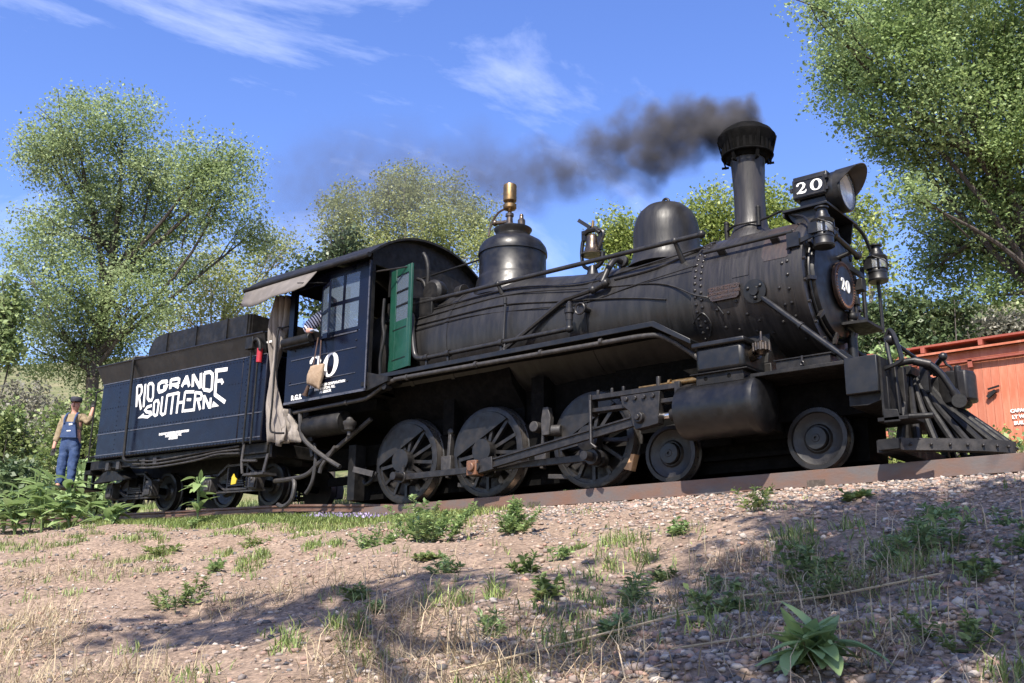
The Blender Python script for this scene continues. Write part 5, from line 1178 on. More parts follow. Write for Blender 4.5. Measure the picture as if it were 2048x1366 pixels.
# ================================================================== people
def skin_obj(name, V_, E_, m, parent, sub=3, root=0):
    off = world_loc(parent)
    me = bpy.data.meshes.new(name); me.from_pydata([tuple(Vector(v[0]) - off) for v in V_], E_, [])
    o = link(name, me, parent); 
    o.modifiers.new('skin', 'SKIN'); 
    if not me.skin_vertices:
        bm = bmesh.new(); bm.from_mesh(me); bm.verts.layers.skin.verify(); bm.to_mesh(me); bm.free()
    for i, v in enumerate(V_):
        r_ = v[1] if isinstance(v[1], tuple) else (v[1], v[1])
        me.skin_vertices[0].data[i].radius = r_; me.skin_vertices[0].data[i].use_root = (i == root)
    o.modifiers['skin'].use_smooth_shade = True
    s_ = o.modifiers.new('sub', 'SUBSURF'); s_.levels = sub; s_.render_levels = sub
    me.materials.append(MAT[m])
    if name in ('shirt', 'overalls'):
        dp = o.modifiers.new('folds', 'DISPLACE'); tx = bpy.data.textures.get('folds') or bpy.data.textures.new('folds', 'CLOUDS'); tx.noise_scale = .085; dp.texture = tx; dp.strength = .035; dp.mid_level = .5
    return o
# brakeman at the back of the tender
C = Vector((-9.61, -1.22, -.12)); LV = Vector((.774, .633, 0)); FV = Vector((.633, -.774, 0))
def pp(l, z, f_=0.0): return C + LV * l + FV * f_ + Vector((0, 0, z))
MAN = thing('person', pp(0, .80), 'person in cap, tan shirt and blue denim overalls riding the rear step of the tender', 'person')
B = [(pp(0, 1.66), .12), (pp(0, 1.85), .125), (pp(0, 2.08), .14), (pp(0, 2.18), .085), (pp(.01, 2.26, .01), .052), (pp(.015, 2.32, .03), .075), (pp(.015, 2.40, .02), .088), (pp(.015, 2.47, .0), .07),
     (pp(-.18, 2.13), .062), (pp(-.25, 1.86), .05), (pp(-.28, 1.62, .05), .035), (pp(-.285, 1.53, .07), .032),
     (pp(.17, 2.14), .062), (pp(.30, 2.02, .06), .05), (pp(.345, 2.26, .04), .036), (pp(.35, 2.35, .02), .034),
     (pp(-.10, 1.58), .095), (pp(-.12, 1.24, .02), .068), (pp(-.13, .90), .046), (pp(-.14, .85, .10), .04),
     (pp(.09, 1.58), .095), (pp(.08, 1.24, .02), .068), (pp(.07, .90), .046), (pp(.075, .85, .10), .04)]
E_ = [(0, 1), (1, 2), (2, 3), (3, 4), (4, 5), (5, 6), (6, 7), (2, 8), (8, 9), (9, 10), (10, 11), (2, 12), (12, 13), (13, 14), (14, 15), (0, 16), (16, 17), (17, 18), (18, 19), (0, 20), (20, 21), (21, 22), (22, 23)]
skin_obj('body', B, E_, 'skin', MAN)
g = 1.16
skin_obj('shirt', [(pp(0, 1.68), .165), (pp(0, 1.85), .170), (pp(0, 2.06), .178), (pp(0, 2.19), .092), (pp(-.18, 2.13), .08), (pp(-.25, 1.86), .066), (pp(-.278, 1.66, .045), .05), (pp(.17, 2.14), .08), (pp(.30, 2.02, .06), .066), (pp(.335, 2.20, .045), .05)],
         [(0, 1), (1, 2), (2, 3), (2, 4), (4, 5), (5, 6), (2, 7), (7, 8), (8, 9)], 'khaki', MAN)
skin_obj('overalls', [(pp(0, 1.66), .158), (pp(0, 1.80, .005), .155), (pp(0, 1.95, .03), (.128, .14)), (pp(-.095, 1.56), .115), (pp(-.118, 1.24, .02), .088), (pp(-.13, .86), .08), (pp(.09, 1.56), .115), (pp(.08, 1.24, .02), .088), (pp(.07, .86), .08)],
         [(0, 1), (1, 2), (0, 3), (3, 4), (4, 5), (0, 6), (6, 7), (7, 8)], 'denim', MAN)
mb = MB()
for s in (-1, 1): mb.tube(smoothpath([pp(s * .09, 2.0, .188), pp(s * .095, 2.10, .175), pp(s * .085, 2.22, .04), pp(s * .08, 2.16, -.12)], 4), .018, 6)
mb.build('overall_straps', 'denim', MAN)
mb = MB(); mb.add([pp(-.15, 1.74, .172), pp(.15, 1.74, .172), pp(.105, 2.03, .185), pp(-.105, 2.03, .185), pp(-.15, 1.74, .10), pp(.15, 1.74, .10), pp(.105, 2.03, .10), pp(-.105, 2.03, .10)], [(0, 1, 2, 3), (7, 6, 5, 4), (0, 4, 5, 1), (1, 5, 6, 2), (2, 6, 7, 3), (3, 7, 4, 0)]); mb.build('bib', 'denim', MAN)
mb = MB(); mb.bar(pp(.0, 1.98, .188), pp(.06, 1.99, .188), .004, .035, (0, 0, 1)); mb.bar(pp(-.03, 1.86, .182), pp(.04, 1.865, .182), .004, .02, (0, 0, 1)); mb.build('pocket_tag', 'white_paint', MAN)
hc = pp(.015, 2.40, .02)
mb = MB(); mb.lathe([(.03, .098), (.05, .105), (.10, .105), (.125, .092), (.135, 0)], hc, (0, 0, 1), 20); mb.prism([(0, 0)], 0, 0) if False else None
mb.add([hc + LV * -.085 + FV * .06 + Vector((0, 0, .035)), hc + LV * .085 + FV * .06 + Vector((0, 0, .035)), hc + LV * .05 + FV * .17 + Vector((0, 0, .015)), hc + LV * -.05 + FV * .17 + Vector((0, 0, .015)), hc + LV * -.085 + FV * .06 + Vector((0, 0, .045)), hc + LV * .085 + FV * .06 + Vector((0, 0, .045)), hc + LV * .05 + FV * .17 + Vector((0, 0, .023)), hc + LV * -.05 + FV * .17 + Vector((0, 0, .023))], [(0, 3, 2, 1), (4, 5, 6, 7), (0, 1, 5, 4), (1, 2, 6, 5), (2, 3, 7, 6), (3, 0, 4, 7)])
mb.build('cap', 'cap_cloth', MAN)
mb = MB(); mb.ball(hc + FV * .105 + Vector((0, 0, -.025)), .017, 8, 6, (1, 1, 1.5)); mb.build('nose', 'skin', MAN)
mb = MB()
for s in (-1, 1): mb.ball(hc + LV * s * .035 + FV * .088 + Vector((0, 0, .008)), .011, 8, 6)
mb.ball(hc + FV * .085 + Vector((0, 0, -.065)), .02, 8, 6, (1.2, 1.2, .35)); mb.build('eyes_and_mouth', 'leather', MAN)
for a, b, dr in ((pp(-.285, 1.56, .06), Vector((0, 0, -1)), 1), (pp(.348, 2.30, .03), Vector((0, 0, 1)), -1)):
    G_ = [(a, .036), (a + b * .08, (.045, .03))]; Ee = [(0, 1)]
    for k in range(4):
        base = a + b * .08 + LV * (-.03 + .02 * k); tip = base + b * (.055 - .006 * abs(k - 1.5)) + FV * .012; G_ += [(base, .011), (tip, .009), (tip + b * .02 + FV * .025 * (1 if dr > 0 else .6), .008)]; n0 = len(G_) - 3; Ee += [(1, n0), (n0, n0 + 1), (n0 + 1, n0 + 2)]
    G_ += [(a + b * .03 + LV * .045 * dr, .013), (a + b * .07 + LV * .06 * dr + FV * .02, .010)]; n0 = len(G_) - 2; Ee += [(0, n0), (n0, n0 + 1)]
    skin_obj('glove', G_, Ee, 'glove', MAN, 1)
mb = MB()
for l in (-.135, .072): mb.ball(pp(l, .84, .05), .06, 10, 8, (1.3, 1.3, .75)); mb.cyl(pp(l, .80, .0), pp(l, .98, 0), .058, .062, 12)
mb.build('boots', 'leather', MAN)
# engine driver leaning on the armrest
DRV = thing('person', (-2.75, -.80, 1.95), 'person in dark and white patterned shirt leaning on the cab window armrest', 'person')
D = [((-2.71, -.78, 2.05), .15), ((-2.73, -.80, 2.35), .15), ((-2.76, -.86, 2.72), .17), ((-2.76, -.86, 2.88), .09), ((-2.75, -.87, 2.96), .055), ((-2.73, -.88, 3.04), .085), ((-2.73, -.88, 3.13), .095), ((-2.73, -.88, 3.20), .07),
     ((-2.88, -1.06, 2.88), .085), ((-3.02, -1.22, 2.64), .066), ((-2.93, -1.26, 2.575), .045), ((-2.83, -1.28, 2.57), .036), ((-2.63, -.70, 2.76), .08), ((-2.46, -.72, 2.45), .06), ((-2.26, -.75, 2.45), .04), ((-2.61, -.88, 2.0), .1), ((-2.26, -.88, 2.0), .08), ((-2.26, -.68, 2.0), .08), ((-2.61, -.68, 2.0), .1)]
skin_obj('body', D, [(0, 1), (1, 2), (2, 3), (3, 4), (4, 5), (5, 6), (6, 7), (2, 8), (8, 9), (9, 10), (10, 11), (2, 12), (12, 13), (13, 14), (0, 15), (15, 16), (0, 18), (18, 17)], 'skin', DRV)
skin_obj('shirt', [((-2.71, -.78, 2.08), .175), ((-2.73, -.80, 2.35), .175), ((-2.76, -.86, 2.72), .195), ((-2.76, -.86, 2.88), .10), ((-2.88, -1.06, 2.88), .115), ((-3.02, -1.22, 2.64), .10), ((-2.92, -1.27, 2.60), .07), ((-2.63, -.70, 2.76), .1), ((-2.46, -.72, 2.45), .08)],
         [(0, 1), (1, 2), (2, 3), (2, 4), (4, 5), (5, 6), (2, 7), (7, 8)], 'plaid_shirt', DRV)
G_ = [((-2.91, -1.265, 2.575), .036), ((-2.83, -1.28, 2.565), (.042, .03))]; Ee = [(0, 1)]
for k in range(4):
    b0 = Vector((-2.81, -1.25 - .02 * k, 2.565)); G_ += [(b0, .011), (b0 + Vector((.055, 0, .0)), .010), (b0 + Vector((.08, 0, -.03)), .008)]; n0 = len(G_) - 3; Ee += [(1, n0), (n0, n0 + 1), (n0 + 1, n0 + 2)]
G_ += [(Vector((-2.87, -1.23, 2.59)), .013), (Vector((-2.81, -1.215, 2.60)), .010)]; Ee += [(0, len(G_) - 2), (len(G_) - 2, len(G_) - 1)]
mat('pale_glove', (0.30, 0.36, 0.48), 0.8); skin_obj('glove', G_, Ee, 'pale_glove', DRV, 1)
mb = MB(); mb.lathe([(.02, .108), (.09, .108), (.13, 0)], (-2.73, -.88, 3.13), (0, 0, 1), 18); mb.build('cap', 'cap_cloth', DRV)
mb = MB(); mb.box(-2.93, -2.53, -.98, -.58, 1.84, 1.92); mb.box(-2.81, -2.65, -.85, -.7, 1.57, 1.84); mb.build('cab_seat', 'leather', CAB)
# ================================================================== vegetation
def leaf_cloud(name, blobs, n, size, m, parent, clump=.32, per=22, up=.35, aspect=.72, shell=.38, seed=0):
    """many leaf-sized faces in clumps through the crown's volume"""
    g = np.random.default_rng(seed)
    bl = np.array(blobs); w = bl[:, 3] ** 2; w = w / w.sum(); nc = max(1, n // per)
    bi = g.choice(len(bl), nc, p=w)
    d = g.normal(size=(nc, 3)); d /= np.linalg.norm(d, axis=1)[:, None]
    rad = bl[bi, 3] * (g.random(nc) ** shell) * (1 + .09 * np.clip(g.normal(size=nc), -1.5, 1.5))
    cc = bl[bi, :3] + d * rad[:, None]
    P = np.repeat(cc, per, 0) + np.clip(g.normal(size=(nc * per, 3)), -1.6, 1.6) * (clump * np.repeat(.6 + .8 * g.random(nc), per))[:, None] * np.array([1, 1, .75])
    k = len(P)
    nrm = g.normal(size=(k, 3)); nrm[:, 2] = np.abs(nrm[:, 2]) + up; nrm /= np.linalg.norm(nrm, axis=1)[:, None]
    t = g.normal(size=(k, 3)); t -= nrm * (t * nrm).sum(1)[:, None]; t /= np.linalg.norm(t, axis=1)[:, None]
    b = np.cross(nrm, t); s = size * (.45 + 1.1 * g.random(k) ** 1.5)[:, None]
    V = np.stack([P - t * s * .5, P + b * s * .5 * aspect + nrm * s * .1, P + t * s * .55, P - b * s * .5 * aspect + nrm * s * .1], 1).reshape(-1, 3)
    F = np.arange(4 * k).reshape(k, 4)
    me = np_mesh(name, V - np.array(world_loc(parent))[None, :], F, m)
    o = link(name, me, parent); o['kind'] = 'stuff'; return o
def limb(mb, a, b, r0, r1, bend=.12, seg=6):
    a = Vector(a); b = Vector(b); L_ = (b - a).length; off = Vector((random.uniform(-1, 1), random.uniform(-1, 1), random.uniform(-.3, .6))) * L_ * bend
    pts = [a.lerp(b, t / seg) + off * math.sin(math.pi * t / seg) for t in range(seg + 1)]
    mb.tube(pts, [r0 + (r1 - r0) * t / seg for t in range(seg + 1)], 7)
def tree(name, label, base, blobs, nleaf, size, leaf, bark, tr, top=.55, cat='tree', group=None, clump=.34, twigs=5, seed=1, shell=.38, per=22):
    random.seed(seed)
    x, y = base; z = float(ground_z(x, y)) - .15
    t = thing(name, (x, y, z), label, cat, group)
    bl = np.array(blobs); cen = bl[:, :3].mean(0); hi = bl[:, 2].max()
    fork = Vector((x * .5 + cen[0] * .5, y * .5 + cen[1] * .5, z + (hi - z) * top * .6)); topp = Vector((cen[0], cen[1], z + (hi - z) * .82))
    mb = MB(); limb(mb, (x, y, z), fork, tr, tr * .72, .04, 8); limb(mb, fork, topp, tr * .72, tr * .15, .05, 8); mb.build('trunk', bark, t)
    mb = MB()
    for b in blobs:
        u = random.uniform(0, .75); st = fork.lerp(topp, u) if b[2] > fork.z else Vector((x, y, z)).lerp(fork, random.uniform(.6, 1))
        c = Vector(b[:3]); limb(mb, st, c, tr * .34, tr * .07, .10)
        for k in range(twigs):
            d = Vector((random.gauss(0, 1), random.gauss(0, 1), random.gauss(.3, 1))).normalized(); limb(mb, st.lerp(c, random.uniform(.55, 1)), c + d * b[3] * .95, tr * .09, .012, .12, 4)
    mb.build('branches', bark, t)
    leaf_cloud('crown', blobs, nleaf, size, leaf, t, clump=clump, seed=seed, shell=shell, per=per)
    return t
LEFT = [(-30.6,8.4,18.1,1.66),(-30.1,10.3,18.6,1.6),(-32.2,8.1,17.3,1.26),(-29.7,11.6,16.7,1.71),(-31.9,10.1,16.3,2.36),(-31.7,8.1,13.5,1.43),(-31.2,8.9,11.6,1.83),(-32.1,11.6,14.4,2.4),(-26.9,12.1,16.4,1.56),(-26.4,12.9,15.2,1.66),(-30.5,13.4,15.7,1.77),(-26.5,13.4,17.1,0.95),(-35.5,9.9,11.4,1.09),(-32.7,10.6,10.4,1.91),(-34.5,10.3,9.3,1.29),(-29.4,11.3,11.0,1.65),(-30.0,12.8,12.9,1.5),(-27.6,15.4,14.7,0.99),(-32.8,11.3,8.8,1.28),(-32.3,12.5,9.8,1.3),(-34.9,8.9,13.3,0.75)]
PALE = [(-32.8,17.1,13.8,1.55),(-33.3,19.1,14.9,1.49),(-31.6,19.5,15.9,0.99),(-34.7,16.8,12.8,1.21),(-31.1,18.8,12.7,1.19),(-37.2,17.1,12.6,1.0),(-30.6,19.8,16.0,0.86),(-34.1,19.0,12.7,1.49),(-35.0,17.9,15.8,1.13)]
MID = [(-24.1,20.2,17.6,1.03),(-26.1,19.7,16.8,1.39),(-22.6,20.5,16.7,1.35),(-22.2,22.3,17.0,1.38),(-20.8,22.5,15.8,1.13),(-26.7,19.7,15.5,1.28),(-24.9,20.8,15.9,1.85),(-21.8,20.6,14.7,1.54),(-20.2,22.2,14.3,1.33),(-24.6,19.1,13.9,1.33),(-24.0,21.1,18.1,0.93)]
PINE = [(-19.8,14.0,12.1,0.57),(-20.1,14.1,11.5,0.79),(-20.5,13.5,11.0,0.71),(-19.5,14.6,11.0,0.75),(-21.2,13.2,10.8,0.56),(-19.9,14.3,10.6,0.94),(-20.2,14.0,9.6,1.1),(-20.2,14.2,8.4,1.2)]
Y1 = [(-15.0,25.3,15.0,0.83),(-14.7,25.7,14.3,0.91),(-15.7,25.7,14.5,0.77),(-14.7,26.2,13.5,0.98)]
Y2 = [(-10.6,26.0,15.1,0.93),(-11.1,25.6,14.4,0.93),(-10.2,26.9,14.1,1.25),(-8.4,27.1,14.6,1.13),(-7.5,26.7,13.4,0.9),(-9.0,27.0,15.4,0.79),(-10.6,26.7,13.2,1.25),(-8.8,28.0,13.2,1.24)]
SPARSE = [(-6.5,30.6,15.8,0.75),(-6.2,31.5,15.0,0.86),(-6.4,30.6,13.4,1.05),(-6.2,32.4,13.2,0.86),(-6.9,30.6,14.7,0.85),(-5.7,31.9,11.6,0.84)]
RIGHT = [(0.7,10.2,12.2,0.81),(0.4,13.2,12.8,1.22),(-0.1,13.6,12.1,0.98),(2.0,11.6,11.8,1.4),(2.6,14.6,13.1,1.65),(3.7,14.4,11.7,1.46),(2.2,12.4,10.6,1.35),(0.8,12.0,10.3,0.66),(0.6,13.9,10.2,0.57),(2.6,15.6,11.2,1.41),(3.9,13.7,9.5,1.16),(1.5,14.2,9.6,0.93),(1.7,12.5,8.0,0.64),(2.3,15.4,9.0,1.32),(3.3,14.9,8.1,1.2),(1.4,15.7,8.1,0.96),(1.9,16.7,7.6,1.1),(3.0,15.9,6.8,0.92),(0.8,16.0,7.3,0.46),(2.7,15.0,6.1,0.48),(5.0,14.3,10.8,1.74),(4.6,16.9,8.7,1.86),(5.0,13.3,13.3,1.73),(2.6,12.0,13.4,1.53),(5.6,16.4,10.2,1.82)]
FARL = [(-32.3,7.4,10.1,0.76),(-32.6,7.5,8.8,0.99),(-32.0,7.3,11.2,0.44),(-33.6,7.3,10.0,1.01)]
tree('cottonwood_tree', 'big full grey-green cottonwood tree standing behind the tender, at left', (-33.0, 11.4), LEFT, 118000, .108, 'leaf_cottonwood', 'bark', .36, seed=2, clump=.36, per=70, shell=.45)
tree('cottonwood_tree', 'tall pale feathery half-leafed tree between the big left tree and the cab', (-34.0, 18.2), PALE, 16000, .13, 'leaf_olive', 'pale_bark', .26, seed=3, clump=.5, twigs=10)
tree('cottonwood_tree', 'round olive-green cottonwood tree rising behind the cab roof', (-23.1, 21.8), MID, 48000, .108, 'leaf_olive', 'pale_bark', .28, seed=4, clump=.34, per=64, shell=.45)
tree('pine_tree', 'small dark green conifer just behind the cab roof', (-20.2, 14.3), PINE, 9000, .16, 'leaf_pine', 'bark', .16, seed=5, cat='tree')
tree('cottonwood_tree', 'small bright green tree seen between bell and sand dome', (-15.0, 25.9), Y1, 9000, .135, 'leaf_young', 'bark', .16, seed=6)
tree('cottonwood_tree', 'bright yellow-green tree showing on both sides of the smokestack', (-9.6, 26.8), Y2, 20000, .135, 'leaf_young', 'bark', .22, seed=7)
tree('cottonwood_tree', 'thin sparse yellow-green tree right of the headlight', (-6.4, 31.5), SPARSE, 4500, .16, 'leaf_young', 'pale_bark', .16, seed=8, clump=.45, twigs=12)
tree('cottonwood_tree', 'huge overhanging cottonwood tree filling the upper right corner', (5.2, 16.4), RIGHT, 180000, .083, 'leaf_right', 'bark', .26, top=.5, seed=9, clump=.27, per=70, twigs=6, shell=.5)
tree('cottonwood_tree', 'small green tree cut off by the left picture edge', (-32.8, 7.6), FARL, 7000, .18, 'leaf_cottonwood', 'bark', .15, seed=10)
# shrubs: label, blobs, leaf
def shrub(label, blobs, n, size, leaf, group=None, clump=.16, seed=1):
    random.seed(seed); bl = np.array(blobs); c = bl[:, :3].mean(0); z = float(ground_z(c[0], c[1])) - .05
    t = thing('shrub', (c[0], c[1], z), label, 'shrub', group)
    mb = MB()
    for b in blobs:
        for k in range(4): limb(mb, (c[0] + random.uniform(-.2, .2), c[1] + random.uniform(-.2, .2), z), Vector(b[:3]) + Vector((random.gauss(0, .5), random.gauss(0, .5), random.gauss(.3, .4))) * b[3], .035, .008, .1, 4)
    mb.build('stems', 'bark', t); leaf_cloud('foliage', blobs, n, size, leaf, t, clump=clump, seed=seed + 40); return t
shrub('dark green shrub behind the red boxcar, next to the smokebox front', [(.2,13.2,5.6,.48),(-.2,13.1,5.4,.48),(.6,13.3,5.3,.65),(0,13.2,4.6,.8),(.3,13.2,3.8,.9)], 9000, .11, 'leaf_dark', seed=1)
shrub('dark green shrub behind the roof of the red boxcar', [(1.4,13.3,5.1,.64),(1.2,13.1,5.7,.47),(2.0,13.5,5.3,.58),(1.5,13.3,4.4,.8),(1.9,13.4,3.9,.8)], 9000, .11, 'leaf_dark', seed=2)
for i, (a, lab) in enumerate((((-5.1,42.9), 'pale grey shrub on the far slope above the boxcar roof, leftmost'), ((-3.9,42.5), 'pale grey shrub on the far slope above the boxcar roof, middle one'), ((-2.6,42.3), 'pale grey shrub on the far slope at the right picture edge'))):
    z = float(ground_z(*a)); shrub(lab, [(a[0], a[1], z + .9, 1.0), (a[0] + .9, a[1], z + .7, .8), (a[0] - .8, a[1] - .4, z + .6, .8)], 2600, .2, 'leaf_grey', seed=5 + i, clump=.3)
HS = [('green shrub on the slope beside the left picture edge', [(-20.7,2.8,3.6,.78),(-20.9,2.9,2.7,.9),(-21.6,2.6,3.0,.8)], 'leaf_shrub'), ('olive shrub on the slope directly behind the brakeman', [(-18.8,3.4,3.4,.6),(-19.3,4.2,3.0,.6),(-18.6,3.5,2.5,.8),(-18.2,3.8,3.3,.5)], 'leaf_shrub'),
      ('grey flowering shrub on the slope at far left', [(-22.3,3.7,3.3,.74),(-22.6,3.9,2.6,.8)], 'leaf_grey'), ('tall green shrub on the slope under the big cottonwood', [(-22.8,6.3,4.6,.9),(-22.0,6.0,3.8,1.0),(-21.2,5.8,3.4,.8)], 'leaf_shrub'),
      ('low green shrub beside the track behind the tender', [(-15.5,2.4,1.5,.6),(-16.0,2.7,1.3,.6),(-15.0,2.2,1.1,.55)], 'leaf_weed'), ('dark green shrub low on the slope left of the brakeman', [(-17.6,1.7,1.5,.65),(-18.2,1.9,1.7,.6),(-17.2,1.6,1.0,.6)], 'leaf_dark'),
      ('bushy green shrub on the slope between brakeman and tender', [(-17.5,5.0,3.6,.8),(-16.8,5.2,3.0,.8),(-17.9,5.6,2.8,.9)], 'leaf_olive'), ('dry tan-green shrub high on the slope at far left', [(-27.0,6.5,5.2,1.1),(-28.2,6.3,5.6,1.0),(-26.2,6.9,4.6,1.0)], 'leaf_grey')]
for i, (lab, bl, lf) in enumerate(HS): shrub(lab, bl, 4200, .13, lf, seed=20 + i, clump=.2)
for i, (lab, bl) in enumerate((('leafy vine climbing the red boxcar behind the pilot', [(3.3,5.8,2.6,.22),(3.1,5.8,2.72,.2),(3.2,5.9,2.2,.35),(3.4,6.0,1.7,.4),(3.3,5.9,1.2,.4)]), ('leafy weed bush before the red boxcar at the right picture edge', [(4.6,7.3,1.25,.25),(5.1,7.5,1.5,.3),(4.3,7.3,1.15,.22),(4.9,7.4,1.0,.4)]), ('small weed bush seen through the coupler, before the boxcar', [(3.8,6.6,1.75,.2),(3.6,6.3,1.6,.22),(3.7,6.4,1.2,.35)]))):
    shrub(lab, bl, 1600, .085, 'leaf_weed', seed=50 + i, clump=.10)
shrub('low green weeds growing behind the driving wheels', [(-.6,2.4,.52,.25),(-1.4,2.2,.45,.22),(.4,2.5,.5,.25),(-2.3,2.3,.5,.25)], 2200, .07, 'leaf_young', seed=61, clump=.12)
shrub('low green weeds growing behind the pilot', [(4.9,2.3,.55,.2),(4.3,2.2,.5,.2),(5.5,2.4,.5,.2)], 1300, .07, 'leaf_young', seed=62, clump=.12)
# shade tree behind the photographer (its shadow falls over the near bank)
SHT = [(9.0,-9.0,7.4,1.1),(9.9,-10.0,7.6,1.3),(9.3,-11.2,7.2,1.0),(10.4,-8.4,7.8,1.2),(9.4,-12.4,7.6,1.4),(10.8,-12.0,8.4,1.6),(6.2,-12.3,7.0,.75),(5.2,-12.8,7.0,.5)]
tree('cottonwood_tree', 'cottonwood tree behind the viewer whose shade lies on the near bank', (11.5, -16.0), SHT, 16000, .17, 'leaf_right', 'bark', .35, seed=12, clump=.4)

# broad-leaved plants: every leaf its own piece
def leaf_blade(name, m, L_=1.0, W_=.26, droop=.35, fold=.25):
    n = 6; q = []
    for i in range(n + 1):
        t = i / n; w = W_ * math.sin(math.pi * min(1, t * .93 + .05)) ** .8 * (1 - .25 * t); x = L_ * t; z = -droop * t * t * L_
        q += [(x, -w, z + fold * w), (x, 0, z), (x, w, z + fold * w)]
    fs = []
    for i in range(n): fs += [(3 * i, 3 * i + 3, 3 * i + 4, 3 * i + 1), (3 * i + 1, 3 * i + 4, 3 * i + 5, 3 * i + 2)]
    return MB().add(q, fs).mesh(name, m, sharp=180, recalc=False)
LB = [leaf_blade('leaf', 'leaf_broad', 1, .26, .35), leaf_blade('leaf', 'leaf_weed', 1, .22, .6), leaf_blade('leaf', 'leaf_broad', 1, .17, .15, .4)]
def broad_plant(label, x, y, h, n, ls, spread, seed, kinds=(0, 1), group=None, up=.5):
    random.seed(seed); z = float(ground_z(x, y)) - .02
    t = thing('broadleaf_plant', (x, y, z), label, 'plant', group)
    mb = MB(); ns = max(2, n // 9); st = []
    for k in range(ns):
        a = random.uniform(0, 6.28); d = spread * random.uniform(.15, .8); e = Vector((d * math.cos(a), d * math.sin(a), h * random.uniform(.6, 1))); pts = [Vector((0, 0, 0)), Vector((e.x * .3, e.y * .3, e.z * .5)), e]; st.append(pts)
        mb.tube(smoothpath(pts, 3), [.012] * 7, 5)
    me = mb.mesh('stems', 'leaf_weed'); link('stems', me, t)
    for i in range(n):
        pts = st[i % ns]; u = random.uniform(.25, 1); p_ = pts[0].lerp(pts[1], u * 2) if u < .5 else pts[1].lerp(pts[2], u * 2 - 1)
        s = ls * random.uniform(.65, 1.2)
        link('leaf', LB[random.choice(kinds)], t, p_, (random.uniform(-.4, .4), -random.uniform(-.1, up * 1.6), random.uniform(0, 6.28)), (s, s, s))
BP_ = [(-8.7,-2.5,.8,'big broad-leaved plant at the left picture edge, lowest of its clump'), (-8.2,-2.3,.85,'big broad-leaved plant left of the tender, second from the picture edge'), (-7.75,-2.05,.70,'big broad-leaved plant left of the tender, nearest the wheel shield'), (-8.9,-1.95,1.1,'tall broad-leaved plant just below the brakeman'), (-9.4,-1.9,1.25,'tall broad-leaved plant behind the clump at the left picture edge'), (-8.35,-1.75,.85,'broad-leaved plant under the rear step of the tender'), (-9.3,-2.4,1.05,'broad-leaved plant in the middle of the clump by the left picture edge'), (-7.3,-1.75,.35,'low broad-leaved plant beside the rear tender truck')]
for i, (x, y, h, lab) in enumerate(BP_): broad_plant(lab, x, y, h, 36, .33, .50, 100 + i, (0, 0, 1), 'broad-leaved plants clumped beside the tender')
broad_plant('tall upright weed stalk with long leaves in front of the tender', -5.0, -1.5, .78, 26, .27, .12, 120, (1, 2), up=.7)
broad_plant('leafy plant with lance-shaped leaves at the bottom right of the bank', 7.22, -6.98, .15, 64, .19, .26, 121, (2, 0, 0), up=.75)
broad_plant('young leafy sprout at the foot of the tall weed stalk', -4.85, -1.65, .16, 10, .16, .14, 122, (0, 1))

def weed(x, y, r, h, n, size, label, group=None, leaf='leaf_weed', seed=0, asp=.4):
    random.seed(seed); z = float(ground_z(x, y)); t = thing('weed', (x, y, z - .01), label, 'weed', group)
    g = np.random.default_rng(seed + 900); ns = max(5, int(40 * r)); mb = MB(); V = []
    for i in range(ns):
        a = random.uniform(0, 6.283); d = r * random.random() ** .6; ln = h * random.uniform(.5, 1.25)
        b0 = Vector((d * math.cos(a) * .45, d * math.sin(a) * .45, 0)); tip = Vector((d * math.cos(a) * 1.1, d * math.sin(a) * 1.1, ln)); b0.z = float(ground_z(x + b0.x, y + b0.y)) - z; tip.z += b0.z
        mb.tube([b0, b0.lerp(tip, .5) + Vector((0, 0, ln * .08)), tip], [.004, .003, .002], 4)
        m_ = max(4, n // ns)
        for q in range(m_):
            u = random.uniform(.12, 1.05); p_ = b0.lerp(tip, u) + Vector((0, 0, ln * .08 * math.sin(3.1 * min(u, 1)))); dr = Vector((random.gauss(0, 1), random.gauss(0, 1), random.uniform(.1, .9))).normalized(); sd = dr.cross(Vector((random.gauss(0, .4), random.gauss(0, .4), 1))).normalized(); s_ = size * random.uniform(.6, 1.5) * (1.2 - .5 * u)
            V += [p_, p_ + dr * s_ * .5 + sd * s_ * .5 * asp, p_ + dr * s_ - Vector((0, 0, .2 * s_)), p_ + dr * s_ * .5 - sd * s_ * .5 * asp]
    o = link('foliage', np_mesh('foliage', np.array([tuple(v) for v in V]), np.arange(len(V)).reshape(-1, 4), leaf), t); o['kind'] = 'stuff'
    link('stems', mb.mesh('stems', 'leaf_weed'), t)['kind'] = 'stuff'
weed(1.55, -3.25, .45, .36, 1300, .075, 'large feathery green weed clump on the bank below the driving wheels', seed=1)
weed(2.3, -2.85, .36, .28, 900, .07, 'feathery green weed clump just right of the largest one', seed=2)
weed(1.15, -3.6, .26, .2, 450, .06, 'small feathery weed in front of the largest clump', seed=3)
GW = 'small green weeds scattered over the gravel bank'
ORD = ('nearest the rail', 'second down from the rail', 'third down from the rail', 'fourth down from the rail', 'fifth down from the rail', 'sixth down from the rail', 'seventh down from the rail', 'eighth down from the rail', 'ninth down from the rail', 'lowest of them')
